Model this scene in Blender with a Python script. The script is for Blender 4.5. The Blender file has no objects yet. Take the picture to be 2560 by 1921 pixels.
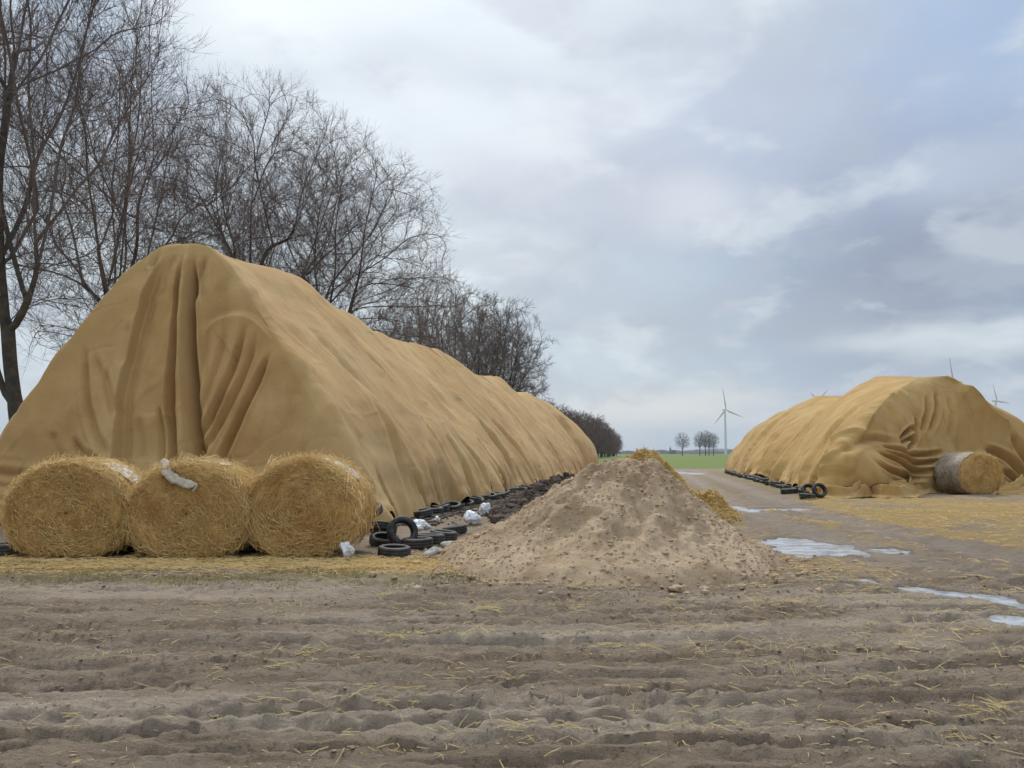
import bpy, bmesh, math, random
import numpy as np
from mathutils import Vector, Matrix

R = math.radians
rng = np.random.default_rng(11)
random.seed(11)
scene = bpy.context.scene
col = scene.collection

# ------------------------------------------------------------------ camera, world, sun, exposure
CAM_H, FPX, PITCH = 1.6, 850.0, math.atan(69.5 / 850.0)
cam_data = bpy.data.cameras.new('camera')
cam_data.sensor_width = 36.0
cam_data.lens = FPX / 1024 * 36
cam_data.clip_start = 0.1
cam_data.clip_end = 30000
cam = bpy.data.objects.new('camera', cam_data)
col.objects.link(cam)
cam.location = (0, 0, CAM_H)
cam.rotation_euler = (math.pi / 2 + PITCH, 0, 0)
scene.camera = cam

SUN_AZ, SUN_EL = R(-4), R(50)          # azimuth from +Y, towards +X
sun_dir = Vector((math.sin(SUN_AZ) * math.cos(SUN_EL), math.cos(SUN_AZ) * math.cos(SUN_EL), math.sin(SUN_EL)))

world = bpy.data.worlds.new('World')
scene.world = world
world.use_nodes = True


class NT:
    """small helper to wire node trees"""
    def __init__(s, tree):
        s.t = tree
        s.n = tree.nodes
        s.l = tree.links

    def node(s, typ, ins=None, **attrs):
        n = s.n.new(typ)
        for k, v in attrs.items():
            setattr(n, k, v)
        for k, v in (ins or {}).items():
            s.set(n.inputs[k], v)
        return n

    def set(s, sock, v):
        if hasattr(v, 'is_output'):
            s.l.new(v, sock)
        else:
            sock.default_value = v

    def math(s, op, a, b=0.0, c=None, clamp=False):
        n = s.node('ShaderNodeMath', operation=op, use_clamp=clamp)
        s.set(n.inputs[0], a)
        s.set(n.inputs[1], b)
        if c is not None:
            s.set(n.inputs[2], c)
        return n.outputs[0]

    def vmath(s, op, a, b=(0, 0, 0)):
        n = s.node('ShaderNodeVectorMath', operation=op)
        s.set(n.inputs[0], a)
        s.set(n.inputs[1], b)
        return n.outputs['Value'] if op in ('DOT_PRODUCT', 'LENGTH') else n.outputs[0]

    def mix(s, f, a, b, blend='MIX'):
        n = s.node('ShaderNodeMix', data_type='RGBA', blend_type=blend)
        s.set(n.inputs[0], f)
        s.set(n.inputs[6], a if hasattr(a, 'is_output') else (*a, 1))
        s.set(n.inputs[7], b if hasattr(b, 'is_output') else (*b, 1))
        return n.outputs[2]

    def smooth(s, v, lo, hi, a=0.0, b=1.0):
        n = s.node('ShaderNodeMapRange', interpolation_type='SMOOTHSTEP')
        s.set(n.inputs[0], v)
        for i, x in enumerate((lo, hi, a, b)):
            s.set(n.inputs[1 + i], x)
        return n.outputs[0]

    def noise(s, vec, scale, detail=4.0, rough=0.55, dist=0.0):
        n = s.node('ShaderNodeTexNoise')
        s.set(n.inputs['Vector'], vec)
        n.inputs['Scale'].default_value = scale
        n.inputs['Detail'].default_value = detail
        n.inputs['Roughness'].default_value = rough
        n.inputs['Distortion'].default_value = dist
        return n.outputs[0]


def dir_of(px, py):
    """unit direction in the world seen at a pixel of the 1024 x 768 photograph"""
    v = Vector(((px - 512) / FPX, 1.0, (384 - py) / FPX))
    v = Matrix.Rotation(PITCH, 3, 'X') @ v
    return v.normalized()


def build_sky():
    w = NT(world.node_tree)
    w.n.clear()
    out = w.node('ShaderNodeOutputWorld')
    sky = w.node('ShaderNodeTexSky', sky_type='NISHITA', sun_disc=False)
    sky.sun_elevation = SUN_EL
    sky.sun_rotation = SUN_AZ
    sky.air_density = 1.3
    sky.dust_density = 2.5
    bg_sky = w.node('ShaderNodeBackground', {'Color': sky.outputs[0], 'Strength': 0.1})
    tc = w.node('ShaderNodeTexCoord')
    d = w.vmath('NORMALIZE', tc.outputs['Generated'])
    sep = w.node('ShaderNodeSeparateXYZ', {0: d})
    x, y, z = sep.outputs
    zc = w.math('MAXIMUM', z, 0.0)
    den = w.math('ADD', zc, 0.42)
    comb = w.node('ShaderNodeCombineXYZ', {0: w.math('DIVIDE', x, den), 1: w.math('DIVIDE', y, den), 2: w.math('MULTIPLY', zc, 1.5)})
    cv = comb.outputs[0]
    n1 = w.noise(cv, 1.3, 7, 0.52, 0.3)
    n2 = w.noise(w.vmath('ADD', cv, (7.3, 2.1, 4.4)), 2.3, 7, 0.52, 0.2)
    n3 = w.noise(w.vmath('ADD', cv, (1.3, 9.1, 0.4)), 5.5, 7, 0.55, 0.2)
    # warp directions a little for the large cloud masses
    wn = w.node('ShaderNodeTexNoise', {'Vector': cv, 'Scale': 1.6, 'Detail': 5.0, 'Roughness': 0.55})
    dw = w.vmath('ADD', d, w.vmath('MULTIPLY', w.vmath('SUBTRACT', wn.outputs['Color'], (0.5, 0.5, 0.5)), (0.22, 0.1, 0.16)))

    def mass(px, py, ax, az):
        c = dir_of(px, py)
        q = w.vmath('MULTIPLY', w.vmath('SUBTRACT', dw, tuple(c)), (1 / ax, 1 / ax, 1 / az))
        r = w.vmath('LENGTH', q)
        return w.smooth(r, 1.0, 0.0)

    glow = w.math('MAXIMUM', w.vmath('DOT_PRODUCT', d, tuple(sun_dir)), 0.0)
    g1 = w.math('POWER', glow, 5.0)
    east = w.smooth(x, -0.15, 0.62)                                  # 0 left .. 1 right
    # colour of the cloud deck: bright and milky to the left, blue grey to the right
    base = w.mix(east, (0.64, 0.735, 0.79), (0.31, 0.42, 0.58))
    br = w.math('ADD', n1, w.math('MULTIPLY', g1, 0.06))
    c1 = w.mix(w.math('MULTIPLY', w.smooth(br, 0.46, 0.72), 0.8), base, (0.76, 0.82, 0.87))
    dk = w.math('MULTIPLY', w.smooth(n2, 0.42, 0.66), 0.75)
    c2 = w.mix(dk, c1, (0.46, 0.515, 0.60))
    for (px, py, ax, az, c, a) in (
            (930, 280, .34, .20, (0.26, 0.30, 0.41), .95), (880, 130, .30, .16, (0.32, 0.37, 0.51), .7), (800, 330, .2, .06, (0.38, 0.42, 0.50), .6), (640, 200, .17, .09, (0.41, 0.43, 0.55), .7),
            (720, 120, .2, .1, (0.47, 0.53, 0.68), .45),
            (520, 195, .20, .07, (0.50, 0.54, 0.62), .55), (1010, 20, .20, .14, (0.30, 0.44, 0.68), .6),
            (690, 205, .14, .05, (0.78, 0.80, 0.84), .55), (960, 345, .24, .035, (0.72, 0.78, 0.82), .75),
            (480, 250, .16, .05, (0.80, 0.85, 0.87), .65), (640, 424, .26, .040, (0.80, 0.80, 0.75), .95),
            (960, 170, .11, .06, (0.56, 0.63, 0.75), .5), (60, 30, .2, .2, (0.42, 0.54, 0.74), .5),
            (290, 5, .20, .09, (0.86, 0.92, 0.92), .9), (470, 20, .3, .16, (0.70, 0.77, 0.82), .6)):
        c2 = w.mix(w.math('MULTIPLY', mass(px, py, ax, az), a), c2, c)
    # finer billows
    c3 = w.mix(w.math('MULTIPLY', w.smooth(n3, 0.50, 0.68), 0.48), c2, (0.76, 0.81, 0.84))
    n4 = w.noise(w.vmath('ADD', cv, (3.3, 5.1, 2.4)), 4.2, 8, 0.56, 0.25)
    c3 = w.mix(w.math('MULTIPLY', w.smooth(n4, 0.50, 0.66), 0.5), c3, (0.43, 0.475, 0.56))
    # paler towards the skyline
    c4 = w.mix(w.smooth(z, 0.10, 0.0, 0.0, 0.5), c3, (0.70, 0.74, 0.77))
    g2 = w.math('MULTIPLY', w.math('POWER', glow, 14.0), 0.3)
    lift = w.math('ADD', w.smooth(z, 0.45, 0.95, 0.74, 1.6), g2)
    c5 = w.vmath('MULTIPLY', c4, (1, 1, 1))
    sc = w.node('ShaderNodeVectorMath', operation='SCALE')
    w.set(sc.inputs[0], c5)
    w.set(sc.inputs['Scale'], lift)
    bg_cl = w.node('ShaderNodeBackground', {'Color': sc.outputs[0], 'Strength': 1.0})
    mixs = w.node('ShaderNodeMixShader', {0: 0.93})
    w.l.new(bg_sky.outputs[0], mixs.inputs[1])
    w.l.new(bg_cl.outputs[0], mixs.inputs[2])
    w.l.new(mixs.outputs[0], out.inputs[0])


build_sky()
sun_data = bpy.data.lights.new('sun', 'SUN')
sun_data.energy = 1.5
sun_data.angle = R(12)
sun_data.color = (1.0, 0.95, 0.88)
sun = bpy.data.objects.new('sun', sun_data)
col.objects.link(sun)
sun.rotation_euler = (-sun_dir).to_track_quat('-Z', 'Y').to_euler()

scene.view_settings.view_transform = 'Standard'
scene.view_settings.look = 'None'
scene.view_settings.exposure = 0.52
scene.view_settings.gamma = 1
scene.view_settings.use_curve_mapping = False
scene.render.engine = 'CYCLES'
scene.cycles.max_bounces = 6
scene.cycles.volume_bounces = 0


# ------------------------------------------------------------------ helpers
def ground_at(px, py, z=0.0):
    d = dir_of(px, py)
    t = (z - CAM_H) / d.z
    return d.x * t, d.y * t


def at_depth(px, py, Y):
    d = dir_of(px, py)
    t = Y / d.y
    return d.x * t, Y, CAM_H + d.z * t


def hash3(ix, iy, iz, seed):
    h = (ix.astype(np.int64) * 374761393 + iy.astype(np.int64) * 668265263 + iz.astype(np.int64) * 2147483647 + seed * 974634777) & 0xFFFFFFFF
    h = ((h ^ (h >> 13)) * 1274126177) & 0xFFFFFFFF
    h = (h ^ (h >> 16)) & 0xFFFFFFFF
    return h.astype(np.float64) / 4294967295.0


def vnoise(x, y, z=None, seed=0):
    """smooth value noise in -1..1"""
    x = np.asarray(x, float)
    y = np.asarray(y, float)
    z = np.zeros_like(x) if z is None else np.asarray(z, float)
    x, y, z = np.broadcast_arrays(x, y, z)
    fx, fy, fz = np.floor(x), np.floor(y), np.floor(z)
    ux, uy, uz = x - fx, y - fy, z - fz
    ux = ux * ux * ux * (ux * (ux * 6 - 15) + 10)
    uy = uy * uy * uy * (uy * (uy * 6 - 15) + 10)
    uz = uz * uz * (3 - 2 * uz)
    r = 0
    flat = not np.any(uz)
    for dz in ((0,) if flat else (0, 1)):
        wz = 1.0 if flat else (uz if dz else 1 - uz)
        for dy in (0, 1):
            wy = uy if dy else 1 - uy
            for dx in (0, 1):
                wx = ux if dx else 1 - ux
                r = r + hash3(fx + dx, fy + dy, fz + dz, seed) * wx * wy * wz
    return r * 2 - 1


def fbm(x, y, z=None, octaves=4, gain=0.5, seed=0):
    a, f, r = 1.0, 1.0, 0
    for k in range(octaves):
        r = r + a * vnoise(np.asarray(x) * f, np.asarray(y) * f, None if z is None else np.asarray(z) * f, seed + k * 17)
        a *= gain
        f *= 2.03
    return r


def sstep(x, a, b):
    t = np.clip((np.asarray(x, float) - a) / (b - a), 0, 1)
    return t * t * (3 - 2 * t)


def mesh_from(name, verts, faces_flat, sizes, smooth=True):
    """verts (n,3); faces_flat flat index array; sizes int or array of loop totals"""
    me = bpy.data.meshes.new(name)
    verts = np.ascontiguousarray(verts, dtype=np.float32)
    ff = np.ascontiguousarray(faces_flat, dtype=np.int32).ravel()
    if np.isscalar(sizes):
        sizes = np.full(len(ff) // sizes, sizes, dtype=np.int32)
    sizes = np.asarray(sizes, dtype=np.int32)
    starts = np.concatenate(([0], np.cumsum(sizes)[:-1])).astype(np.int32)
    me.vertices.add(len(verts))
    me.vertices.foreach_set('co', verts.ravel())
    me.loops.add(len(ff))
    me.loops.foreach_set('vertex_index', ff)
    me.polygons.add(len(sizes))
    me.polygons.foreach_set('loop_start', starts)
    me.polygons.foreach_set('loop_total', sizes)
    me.polygons.foreach_set('use_smooth', np.full(len(sizes), smooth, dtype=bool))
    me.update(calc_edges=True)
    me.validate()
    return me


def add_obj(name, me, mat=None, parent=None, loc=None):
    o = bpy.data.objects.new(name, me)
    col.objects.link(o)
    if mat is not None and me is not None and len(me.materials) == 0:
        me.materials.append(mat)
    if parent is not None:
        o.parent = parent
    if loc is not None:
        o.location = loc
    return o


def tag(o, label=None, cat=None, group=None, kind=None):
    if label:
        o['label'] = label
    if cat:
        o['category'] = cat
    if group:
        o['group'] = group
    if kind:
        o['kind'] = kind
    return o


def empty(name, loc=(0, 0, 0), rz=0.0):
    o = bpy.data.objects.new(name, None)
    col.objects.link(o)
    o.location = loc
    o.rotation_euler = (0, 0, rz)
    o.empty_display_size = 0.2
    return o


def grid_faces(nr, nc, wrap=False, off=0):
    i = np.arange(nr - 1)[:, None]
    j = np.arange(nc if wrap else nc - 1)[None, :]
    j2 = (j + 1) % nc
    f = np.stack((i * nc + j, i * nc + j2, (i + 1) * nc + j2, (i + 1) * nc + j), -1)
    return f.reshape(-1, 4) + off


def attr_float(me, name, vals):
    a = me.attributes.new(name, 'FLOAT', 'POINT')
    a.data.foreach_set('value', np.ascontiguousarray(vals, dtype=np.float32))


def copy_tree(o, parent=None):
    c = o.copy()
    col.objects.link(c)
    c.parent = parent
    for ch in list(o.children):
        copy_tree(ch, c)
    return c


def straws(cen, dirs, length, width, up, bend=0.12):
    """many stalks as thin bent triangular prisms -> verts, quads"""
    n = len(cen)
    d = dirs / (np.linalg.norm(dirs, axis=1, keepdims=True) + 1e-9)
    u = up - d * np.sum(up * d, axis=1, keepdims=True)
    u /= np.linalg.norm(u, axis=1, keepdims=True) + 1e-9
    s = np.cross(d, u)
    L = np.asarray(length)[:, None] / 2
    W = np.asarray(width)[:, None] / 2
    b = rng.normal(0, bend, (n, 1)) * L
    mid_off = u * np.abs(b) * 0.6 + s * b
    rings = []
    for k, (t, o) in enumerate(((-1, 0), (0, 1), (1, 0))):
        c = cen + d * L * t + mid_off * o
        w = W * (1.0 if k < 2 else 0.6)
        for a in (90, 210, 330):
            rings.append(c + (u * math.sin(R(a)) + s * math.cos(R(a))) * w)
    v = np.stack(rings, 1)                       # n,9,3
    base = np.arange(n)[:, None, None] * 9
    q = []
    for k in (0, 1):
        for a in range(3):
            q.append((k * 3 + a, k * 3 + (a + 1) % 3, k * 3 + 3 + (a + 1) % 3, k * 3 + 3 + a))
    f = base + np.array(q)[None]
    return v.reshape(-1, 3), f.reshape(-1, 4)


def ico(sub):
    bm = bmesh.new()
    bmesh.ops.create_icosphere(bm, subdivisions=sub, radius=1)
    v = np.array([x.co[:] for x in bm.verts])
    f = np.array([[x.index for x in p.verts] for p in bm.faces])
    bm.free()
    return v, f


def lumps(cen, size, sub=1, squash=0.7, rough=0.25, seed=0):
    """many irregular clods -> verts, tris"""
    tv, tf = ico(sub)
    n = len(cen)
    r = np.random.default_rng(seed)
    sc = np.asarray(size)[:, None] * r.uniform(0.7, 1.3, (n, 3)) * np.array([1, 1, squash])
    ang = r.uniform(0, 6.283, n)
    v = tv[None] * (1 + r.uniform(-rough, rough, (n, len(tv), 1)))
    v = v * sc[:, None, :]
    ca, sa = np.cos(ang)[:, None], np.sin(ang)[:, None]
    v = np.stack((v[..., 0] * ca - v[..., 1] * sa, v[..., 0] * sa + v[..., 1] * ca, v[..., 2]), -1)
    v += np.asarray(cen)[:, None, :]
    f = tf[None] + np.arange(n)[:, None, None] * len(tv)
    return v.reshape(-1, 3), f.reshape(-1, 3)


# ------------------------------------------------------------------ materials
def new_mat(name):
    m = bpy.data.materials.new(name)
    m.use_nodes = True
    t = NT(m.node_tree)
    t.n.clear()
    out = t.node('ShaderNodeOutputMaterial')
    b = t.node('ShaderNodeBsdfPrincipled')
    t.l.new(b.outputs[0], out.inputs[0])
    b.inputs['Specular IOR Level'].default_value = 0.25
    return m, t, b


def pos(t):
    return t.node('ShaderNodeNewGeometry').outputs['Position']


def objco(t):
    return t.node('ShaderNodeTexCoord').outputs['Object']


def bump(t, b, h, strength, dist):
    n = t.node('ShaderNodeBump', {'Height': h, 'Strength': strength, 'Distance': dist})
    t.l.new(n.outputs[0], b.inputs['Normal'])


def simple_mat(name, c1, c2, scale=5.0, rough=0.8, bstr=0.3, bdist=0.01, bscale=None, detail=5, spec=0.25, coords=objco):
    m, t, b = new_mat(name)
    p = coords(t)
    n = t.noise(p, scale, detail, 0.6)
    t.l.new(t.mix(t.smooth(n, 0.3, 0.7), c1, c2), b.inputs['Base Color'])
    b.inputs['Roughness'].default_value = rough
    b.inputs['Specular IOR Level'].default_value = spec
    if bstr:
        bump(t, b, t.noise(p, bscale or scale * 4, 5, 0.65), bstr, bdist)
    return m


def tarp_material(name, c_base, c_light, c_dark):
    m, t, b = new_mat(name)
    p = pos(t)
    n1 = t.noise(p, 0.35, 6, 0.6, 0.6)
    n2 = t.noise(t.vmath('MULTIPLY', p, (1.0, 1.0, 0.35)), 1.3, 6, 0.62, 0.5)
    n3 = t.noise(p, 38.0, 4, 0.7)
    c = t.mix(t.smooth(n1, 0.40, 0.68, 0, 0.8), c_base, c_light)
    c = t.mix(t.smooth(n2, 0.50, 0.72, 0, 0.65), c, c_dark)
    n5 = t.noise(t.vmath('MULTIPLY', p, (0.7, 0.7, 0.3)), 0.55, 5, 0.55, 0.8)
    c = t.mix(t.smooth(n5, 0.50, 0.64, 0, 0.55), c, tuple(min(1, k * 1.22) for k in c_light))
    n6 = t.noise(p, 2.3, 7, 0.7, 0.4)
    c = t.mix(t.smooth(n6, 0.62, 0.74, 0, 0.5), c, (0.20, 0.135, 0.065))
    c = t.mix(t.smooth(n3, 0.35, 0.75, 0, 0.22), c, c_dark)
    t.l.new(c, b.inputs['Base Color'])
    b.inputs['Roughness'].default_value = 0.92
    b.inputs['Specular IOR Level'].default_value = 0.12
    if 'Sheen Weight' in b.inputs:
        b.inputs['Sheen Weight'].default_value = 0.08
    h = t.math('ADD', t.math('MULTIPLY', t.noise(p, 90.0, 3, 0.7), 0.5), t.noise(p, 7.0, 7, 0.68, 0.6))
    bump(t, b, h, 0.5, 0.04)
    return m


M = {}
M['tarp'] = tarp_material('fleece_cover', (0.455, 0.276, 0.112), (0.465, 0.315, 0.142), (0.38, 0.22, 0.08))
M['tarp2'] = tarp_material('fleece_cover_orange', (0.425, 0.262, 0.094), (0.45, 0.30, 0.122), (0.33, 0.19, 0.06))
M['bark'] = simple_mat('bark', (0.045, 0.038, 0.032), (0.10, 0.086, 0.066), 3, 0.95, 0.8, 0.03, 14)
M['twig'] = simple_mat('twig_bark', (0.120, 0.092, 0.084), (0.18, 0.142, 0.128), 0.6, 0.95, 0, 0.01)
M['twig_far'] = simple_mat('twig_bark_far', (0.13, 0.105, 0.092), (0.20, 0.165, 0.145), 0.3, 0.95, 0, 0.01)
M['twig_row'] = simple_mat('twig_bark_row', (0.125, 0.085, 0.074), (0.19, 0.135, 0.118), 0.3, 0.95, 0, 0.01)
M['rubber'] = simple_mat('tyre_rubber', (0.014, 0.014, 0.016), (0.065, 0.058, 0.05), 5, 0.62, 0.4, 0.01, 30, spec=0.35)
M['plastic'] = simple_mat('white_plastic', (0.62, 0.64, 0.66), (0.78, 0.79, 0.80), 7, 0.45, 0.5, 0.02, 12, spec=0.4)
M['net'] = simple_mat('net_wrap', (0.44, 0.39, 0.33), (0.60, 0.56, 0.51), 11, 0.65, 0.5, 0.015, 40)
M['nettear'] = simple_mat('torn_net', (0.40, 0.33, 0.23), (0.58, 0.52, 0.43), 14, 0.7, 0.5, 0.015, 40)
M['wrap'] = simple_mat('weathered_wrap', (0.17, 0.13, 0.095), (0.34, 0.295, 0.255), 2.2, 0.55, 0.6, 0.02, 16)
M['stone'] = simple_mat('field_stone', (0.30, 0.28, 0.25), (0.45, 0.43, 0.39), 6, 0.85, 0.5, 0.02, 20)
M['turbine'] = simple_mat('turbine_white', (0.62, 0.64, 0.66), (0.66, 0.68, 0.70), 0.05, 0.5, 0, 0.01)
M['blade'] = simple_mat('turbine_blade', (0.45, 0.46, 0.48), (0.5, 0.51, 0.53), 0.05, 0.5, 0, 0.01)
M['hill'] = simple_mat('wooded_hill', (0.035, 0.055, 0.03), (0.06, 0.08, 0.045), 0.01, 0.95, 0, 0.01, coords=pos)
M['farwood'] = simple_mat('far_wood', (0.05, 0.045, 0.035), (0.085, 0.075, 0.055), 0.03, 0.95, 0, 0.01, coords=pos)
M['brick'] = simple_mat('church_wall', (0.16, 0.12, 0.10), (0.22, 0.17, 0.14), 0.3, 0.9, 0, 0.01)
M['slate'] = simple_mat('church_spire', (0.06, 0.06, 0.065), (0.09, 0.09, 0.095), 0.3, 0.8, 0, 0.01)
M['field'] = simple_mat('crop_green', (0.105, 0.145, 0.022), (0.145, 0.185, 0.038), 0.09, 0.9, 0.4, 0.05, 3.0, coords=pos)
M['grassblade'] = simple_mat('grass_blade', (0.17, 0.17, 0.05), (0.34, 0.27, 0.10), 2.0, 0.8, 0, 0.01, coords=pos)
M['manure'] = simple_mat('dark_soil', (0.045, 0.032, 0.025), (0.11, 0.082, 0.062), 4, 0.95, 0.8, 0.04, 18, coords=pos)
M['clod_dark'] = simple_mat('dark_clod', (0.05, 0.036, 0.028), (0.14, 0.105, 0.08), 3, 0.95, 0.7, 0.02, 25, coords=pos)
M['clod_mud'] = simple_mat('mud_clod', (0.22, 0.16, 0.108), (0.34, 0.255, 0.18), 3, 0.9, 0.7, 0.01, 30, coords=pos)
M['clod_sand'] = simple_mat('sand_clod', (0.31, 0.212, 0.13), (0.47, 0.35, 0.235), 5, 0.95, 0.7, 0.01, 25, coords=pos)


def straw_material(name, c1, c2, c3):
    m, t, b = new_mat(name)
    p = pos(t)
    n = t.noise(p, 23.0, 3, 0.6)
    n2 = t.noise(p, 2.2, 4, 0.6)
    c = t.mix(t.smooth(n, 0.35, 0.65), c1, c2)
    c = t.mix(t.smooth(n2, 0.48, 0.72, 0, 0.65), c, c3)
    t.l.new(c, b.inputs['Base Color'])
    b.inputs['Roughness'].default_value = 0.7
    return m


M['straw'] = straw_material('straw_stalk', (0.58, 0.385, 0.145), (0.76, 0.56, 0.26), (0.54, 0.285, 0.085))
M['straw_pale'] = straw_material('straw_stalk_pale', (0.55, 0.41, 0.17), (0.72, 0.57, 0.28), (0.46, 0.31, 0.11))


def bale_material():
    m, t, b = new_mat('baled_straw')
    p = objco(t)
    sep = t.node('ShaderNodeSeparateXYZ', {0: p})
    r = t.math('SQRT', t.math('ADD', t.math('POWER', sep.outputs[0], 2.0), t.math('POWER', sep.outputs[2], 2.0)))
    ang = t.math('ARCTAN2', sep.outputs[2], sep.outputs[0])
    sp = t.node('ShaderNodeCombineXYZ', {0: t.math('MULTIPLY', r, 26.0), 1: t.math('MULTIPLY', ang, 2.2), 2: t.math('MULTIPLY', sep.outputs[1], 9.0)})
    n1 = t.noise(sp.outputs[0], 0.8, 7, 0.75, 1.3)
    n2 = t.noise(p, 2.6, 5, 0.6)
    n3 = t.noise(p, 60.0, 4, 0.7)
    c = t.mix(t.smooth(n1, 0.34, 0.66), (0.36, 0.19, 0.060), (0.67, 0.43, 0.16))
    c = t.mix(t.smooth(n2, 0.45, 0.72, 0, 0.6), c, (0.40, 0.19, 0.05))
    c = t.mix(t.smooth(n3, 0.5, 0.75, 0, 0.5), c, (0.62, 0.46, 0.19))
    t.l.new(c, b.inputs['Base Color'])
    b.inputs['Roughness'].default_value = 0.88
    bump(t, b, t.math('ADD', n1, t.math('MULTIPLY', n3, 0.8)), 0.9, 0.03)
    return m


M['bale'] = bale_material()


def sand_material():
    m, t, b = new_mat('heaped_sand')
    p = pos(t)
    n1 = t.noise(p, 1.1, 6, 0.6, 0.5)
    n2 = t.noise(p, 14.0, 6, 0.7)
    n3 = t.noise(p, 60.0, 3, 0.7)
    c = t.mix(t.smooth(n1, 0.32, 0.68), (0.33, 0.225, 0.135), (0.49, 0.36, 0.235))
    c = t.mix(t.smooth(n2, 0.52, 0.72, 0, 0.7), c, (0.225, 0.145, 0.085))
    c = t.mix(t.smooth(n3, 0.55, 0.75, 0, 0.5), c, (0.54, 0.41, 0.28))
    t.l.new(c, b.inputs['Base Color'])
    b.inputs['Roughness'].default_value = 0.95
    bump(t, b, t.math('ADD', n2, t.math('MULTIPLY', n3, 0.5)), 0.8, 0.035)
    return m


M['sand'] = sand_material()


def heap_straw_material():
    m, t, b = new_mat('heaped_straw')
    p = pos(t)
    n1 = t.noise(t.vmath('MULTIPLY', p, (1, 1, 3)), 9.0, 6, 0.7, 0.6)
    n2 = t.noise(p, 1.5, 4, 0.6)
    c = t.mix(t.smooth(n1, 0.32, 0.68), (0.28, 0.165, 0.045), (0.52, 0.34, 0.11))
    c = t.mix(t.smooth(n2, 0.45, 0.7, 0, 0.5), c, (0.30, 0.16, 0.04))
    t.l.new(c, b.inputs['Base Color'])
    b.inputs['Roughness'].default_value = 0.9
    bump(t, b, n1, 0.9, 0.06)
    return m


M['heapstraw'] = heap_straw_material()


def water_material():
    m, t, b = new_mat('puddle_water')
    p = pos(t)
    n = t.noise(p, 3.0, 5, 0.6)
    t.l.new(t.mix(t.smooth(n, 0.38, 0.62), (0.20, 0.21, 0.225), (0.42, 0.44, 0.47)), b.inputs['Base Color'])
    b.inputs['Roughness'].default_value = 0.22
    b.inputs['IOR'].default_value = 1.33
    b.inputs['Specular IOR Level'].default_value = 0.5
    bump(t, b, t.noise(p, 6.0, 3, 0.5), 0.04, 0.01)
    return m


M['water'] = water_material()


def ground_material():
    m, t, b = new_mat('muddy_ground')
    p = pos(t)

    def at(n):
        return t.node('ShaderNodeAttribute', attribute_name=n).outputs['Fac']
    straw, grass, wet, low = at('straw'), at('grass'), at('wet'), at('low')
    n_big = t.noise(p, 0.5, 6, 0.6, 0.4)
    n_mid = t.noise(t.vmath('MULTIPLY', p, (0.45, 1.6, 1)), 3.0, 7, 0.65, 0.4)
    n_fin = t.noise(p, 28.0, 6, 0.72)
    n_grit = t.noise(p, 120.0, 3, 0.7)
    c = t.mix(t.smooth(n_big, 0.35, 0.65), (0.335, 0.25, 0.172), (0.415, 0.325, 0.236))
    c = t.mix(t.smooth(n_mid, 0.36, 0.66, 0, 0.75), c, (0.285, 0.205, 0.14))
    c = t.mix(t.smooth(n_fin, 0.50, 0.68, 0, 0.75), c, (0.15, 0.107, 0.075))
    c = t.mix(t.smooth(n_grit, 0.54, 0.70, 0, 0.6), c, (0.50, 0.40, 0.30))
    n_pit = t.noise(t.vmath('MULTIPLY', p, (0.7, 1.5, 1)), 13.0, 6, 0.7, 0.3)
    c = t.mix(t.smooth(n_pit, 0.60, 0.70, 0, 0.7), c, (0.12, 0.085, 0.06))
    nst = t.noise(t.vmath('MULTIPLY', p, (0.28, 3.0, 1)), 4.5, 8, 0.72, 0.5)
    c = t.mix(t.smooth(nst, 0.52, 0.72, 0, 0.6), c, (0.15, 0.105, 0.072))
    c = t.mix(t.smooth(nst, 0.46, 0.30, 0, 0.45), c, (0.42, 0.345, 0.26))
    # smeared clay where wheels have pressed: greyer, smoother
    c = t.mix(t.math('MULTIPLY', wet, 0.65), c, (0.34, 0.29, 0.232))
    # moist mud left in the wheel tracks and round the puddles
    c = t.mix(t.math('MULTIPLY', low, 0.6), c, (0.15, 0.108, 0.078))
    # straw trodden into the mud
    ns = t.noise(t.vmath('MULTIPLY', p, (0.6, 1.5, 1)), 4.5, 8, 0.72, 0.8)
    sm = t.smooth(t.math('ADD', straw, t.math('MULTIPLY', t.math('SUBTRACT', ns, 0.5), 1.5)), 0.40, 0.72)
    nf = t.noise(t.vmath('MULTIPLY', p, (1, 2.0, 1)), 34.0, 4, 0.75, 0.5)
    cs = t.mix(t.smooth(nf, 0.34, 0.66), (0.30, 0.185, 0.06), (0.56, 0.385, 0.145))
    c = t.mix(t.math('MULTIPLY', sm, 0.88), c, cs)
    ng = t.noise(p, 7.0, 6, 0.7)
    gm = t.smooth(t.math('ADD', grass, t.math('MULTIPLY', t.math('SUBTRACT', ng, 0.5), 1.3)), 0.42, 0.7)
    cg = t.mix(t.smooth(n_fin, 0.35, 0.65), (0.15, 0.145, 0.045), (0.27, 0.225, 0.085))
    c = t.mix(t.math('MULTIPLY', gm, 0.6), c, cg)
    t.l.new(c, b.inputs['Base Color'])
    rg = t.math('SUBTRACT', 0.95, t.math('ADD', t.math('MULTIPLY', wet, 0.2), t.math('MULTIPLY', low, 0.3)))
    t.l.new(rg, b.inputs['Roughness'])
    h = t.math('ADD', t.math('ADD', t.math('MULTIPLY', n_fin, 1.0), t.math('MULTIPLY', n_grit, 0.35)), t.math('MULTIPLY', nst, -1.2))
    bs = t.math('SUBTRACT', 1.0, t.math('MULTIPLY', wet, 0.5))
    bump(t, b, h, bs, 0.06)
    return m


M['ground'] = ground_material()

# ------------------------------------------------------------------ layout: axis shared by both covered stacks
AX = math.atan(140 / 850.0)
ADIR = np.array([math.sin(AX), math.cos(AX)])
PDIR = np.array([math.cos(AX), -math.sin(AX)])

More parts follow.
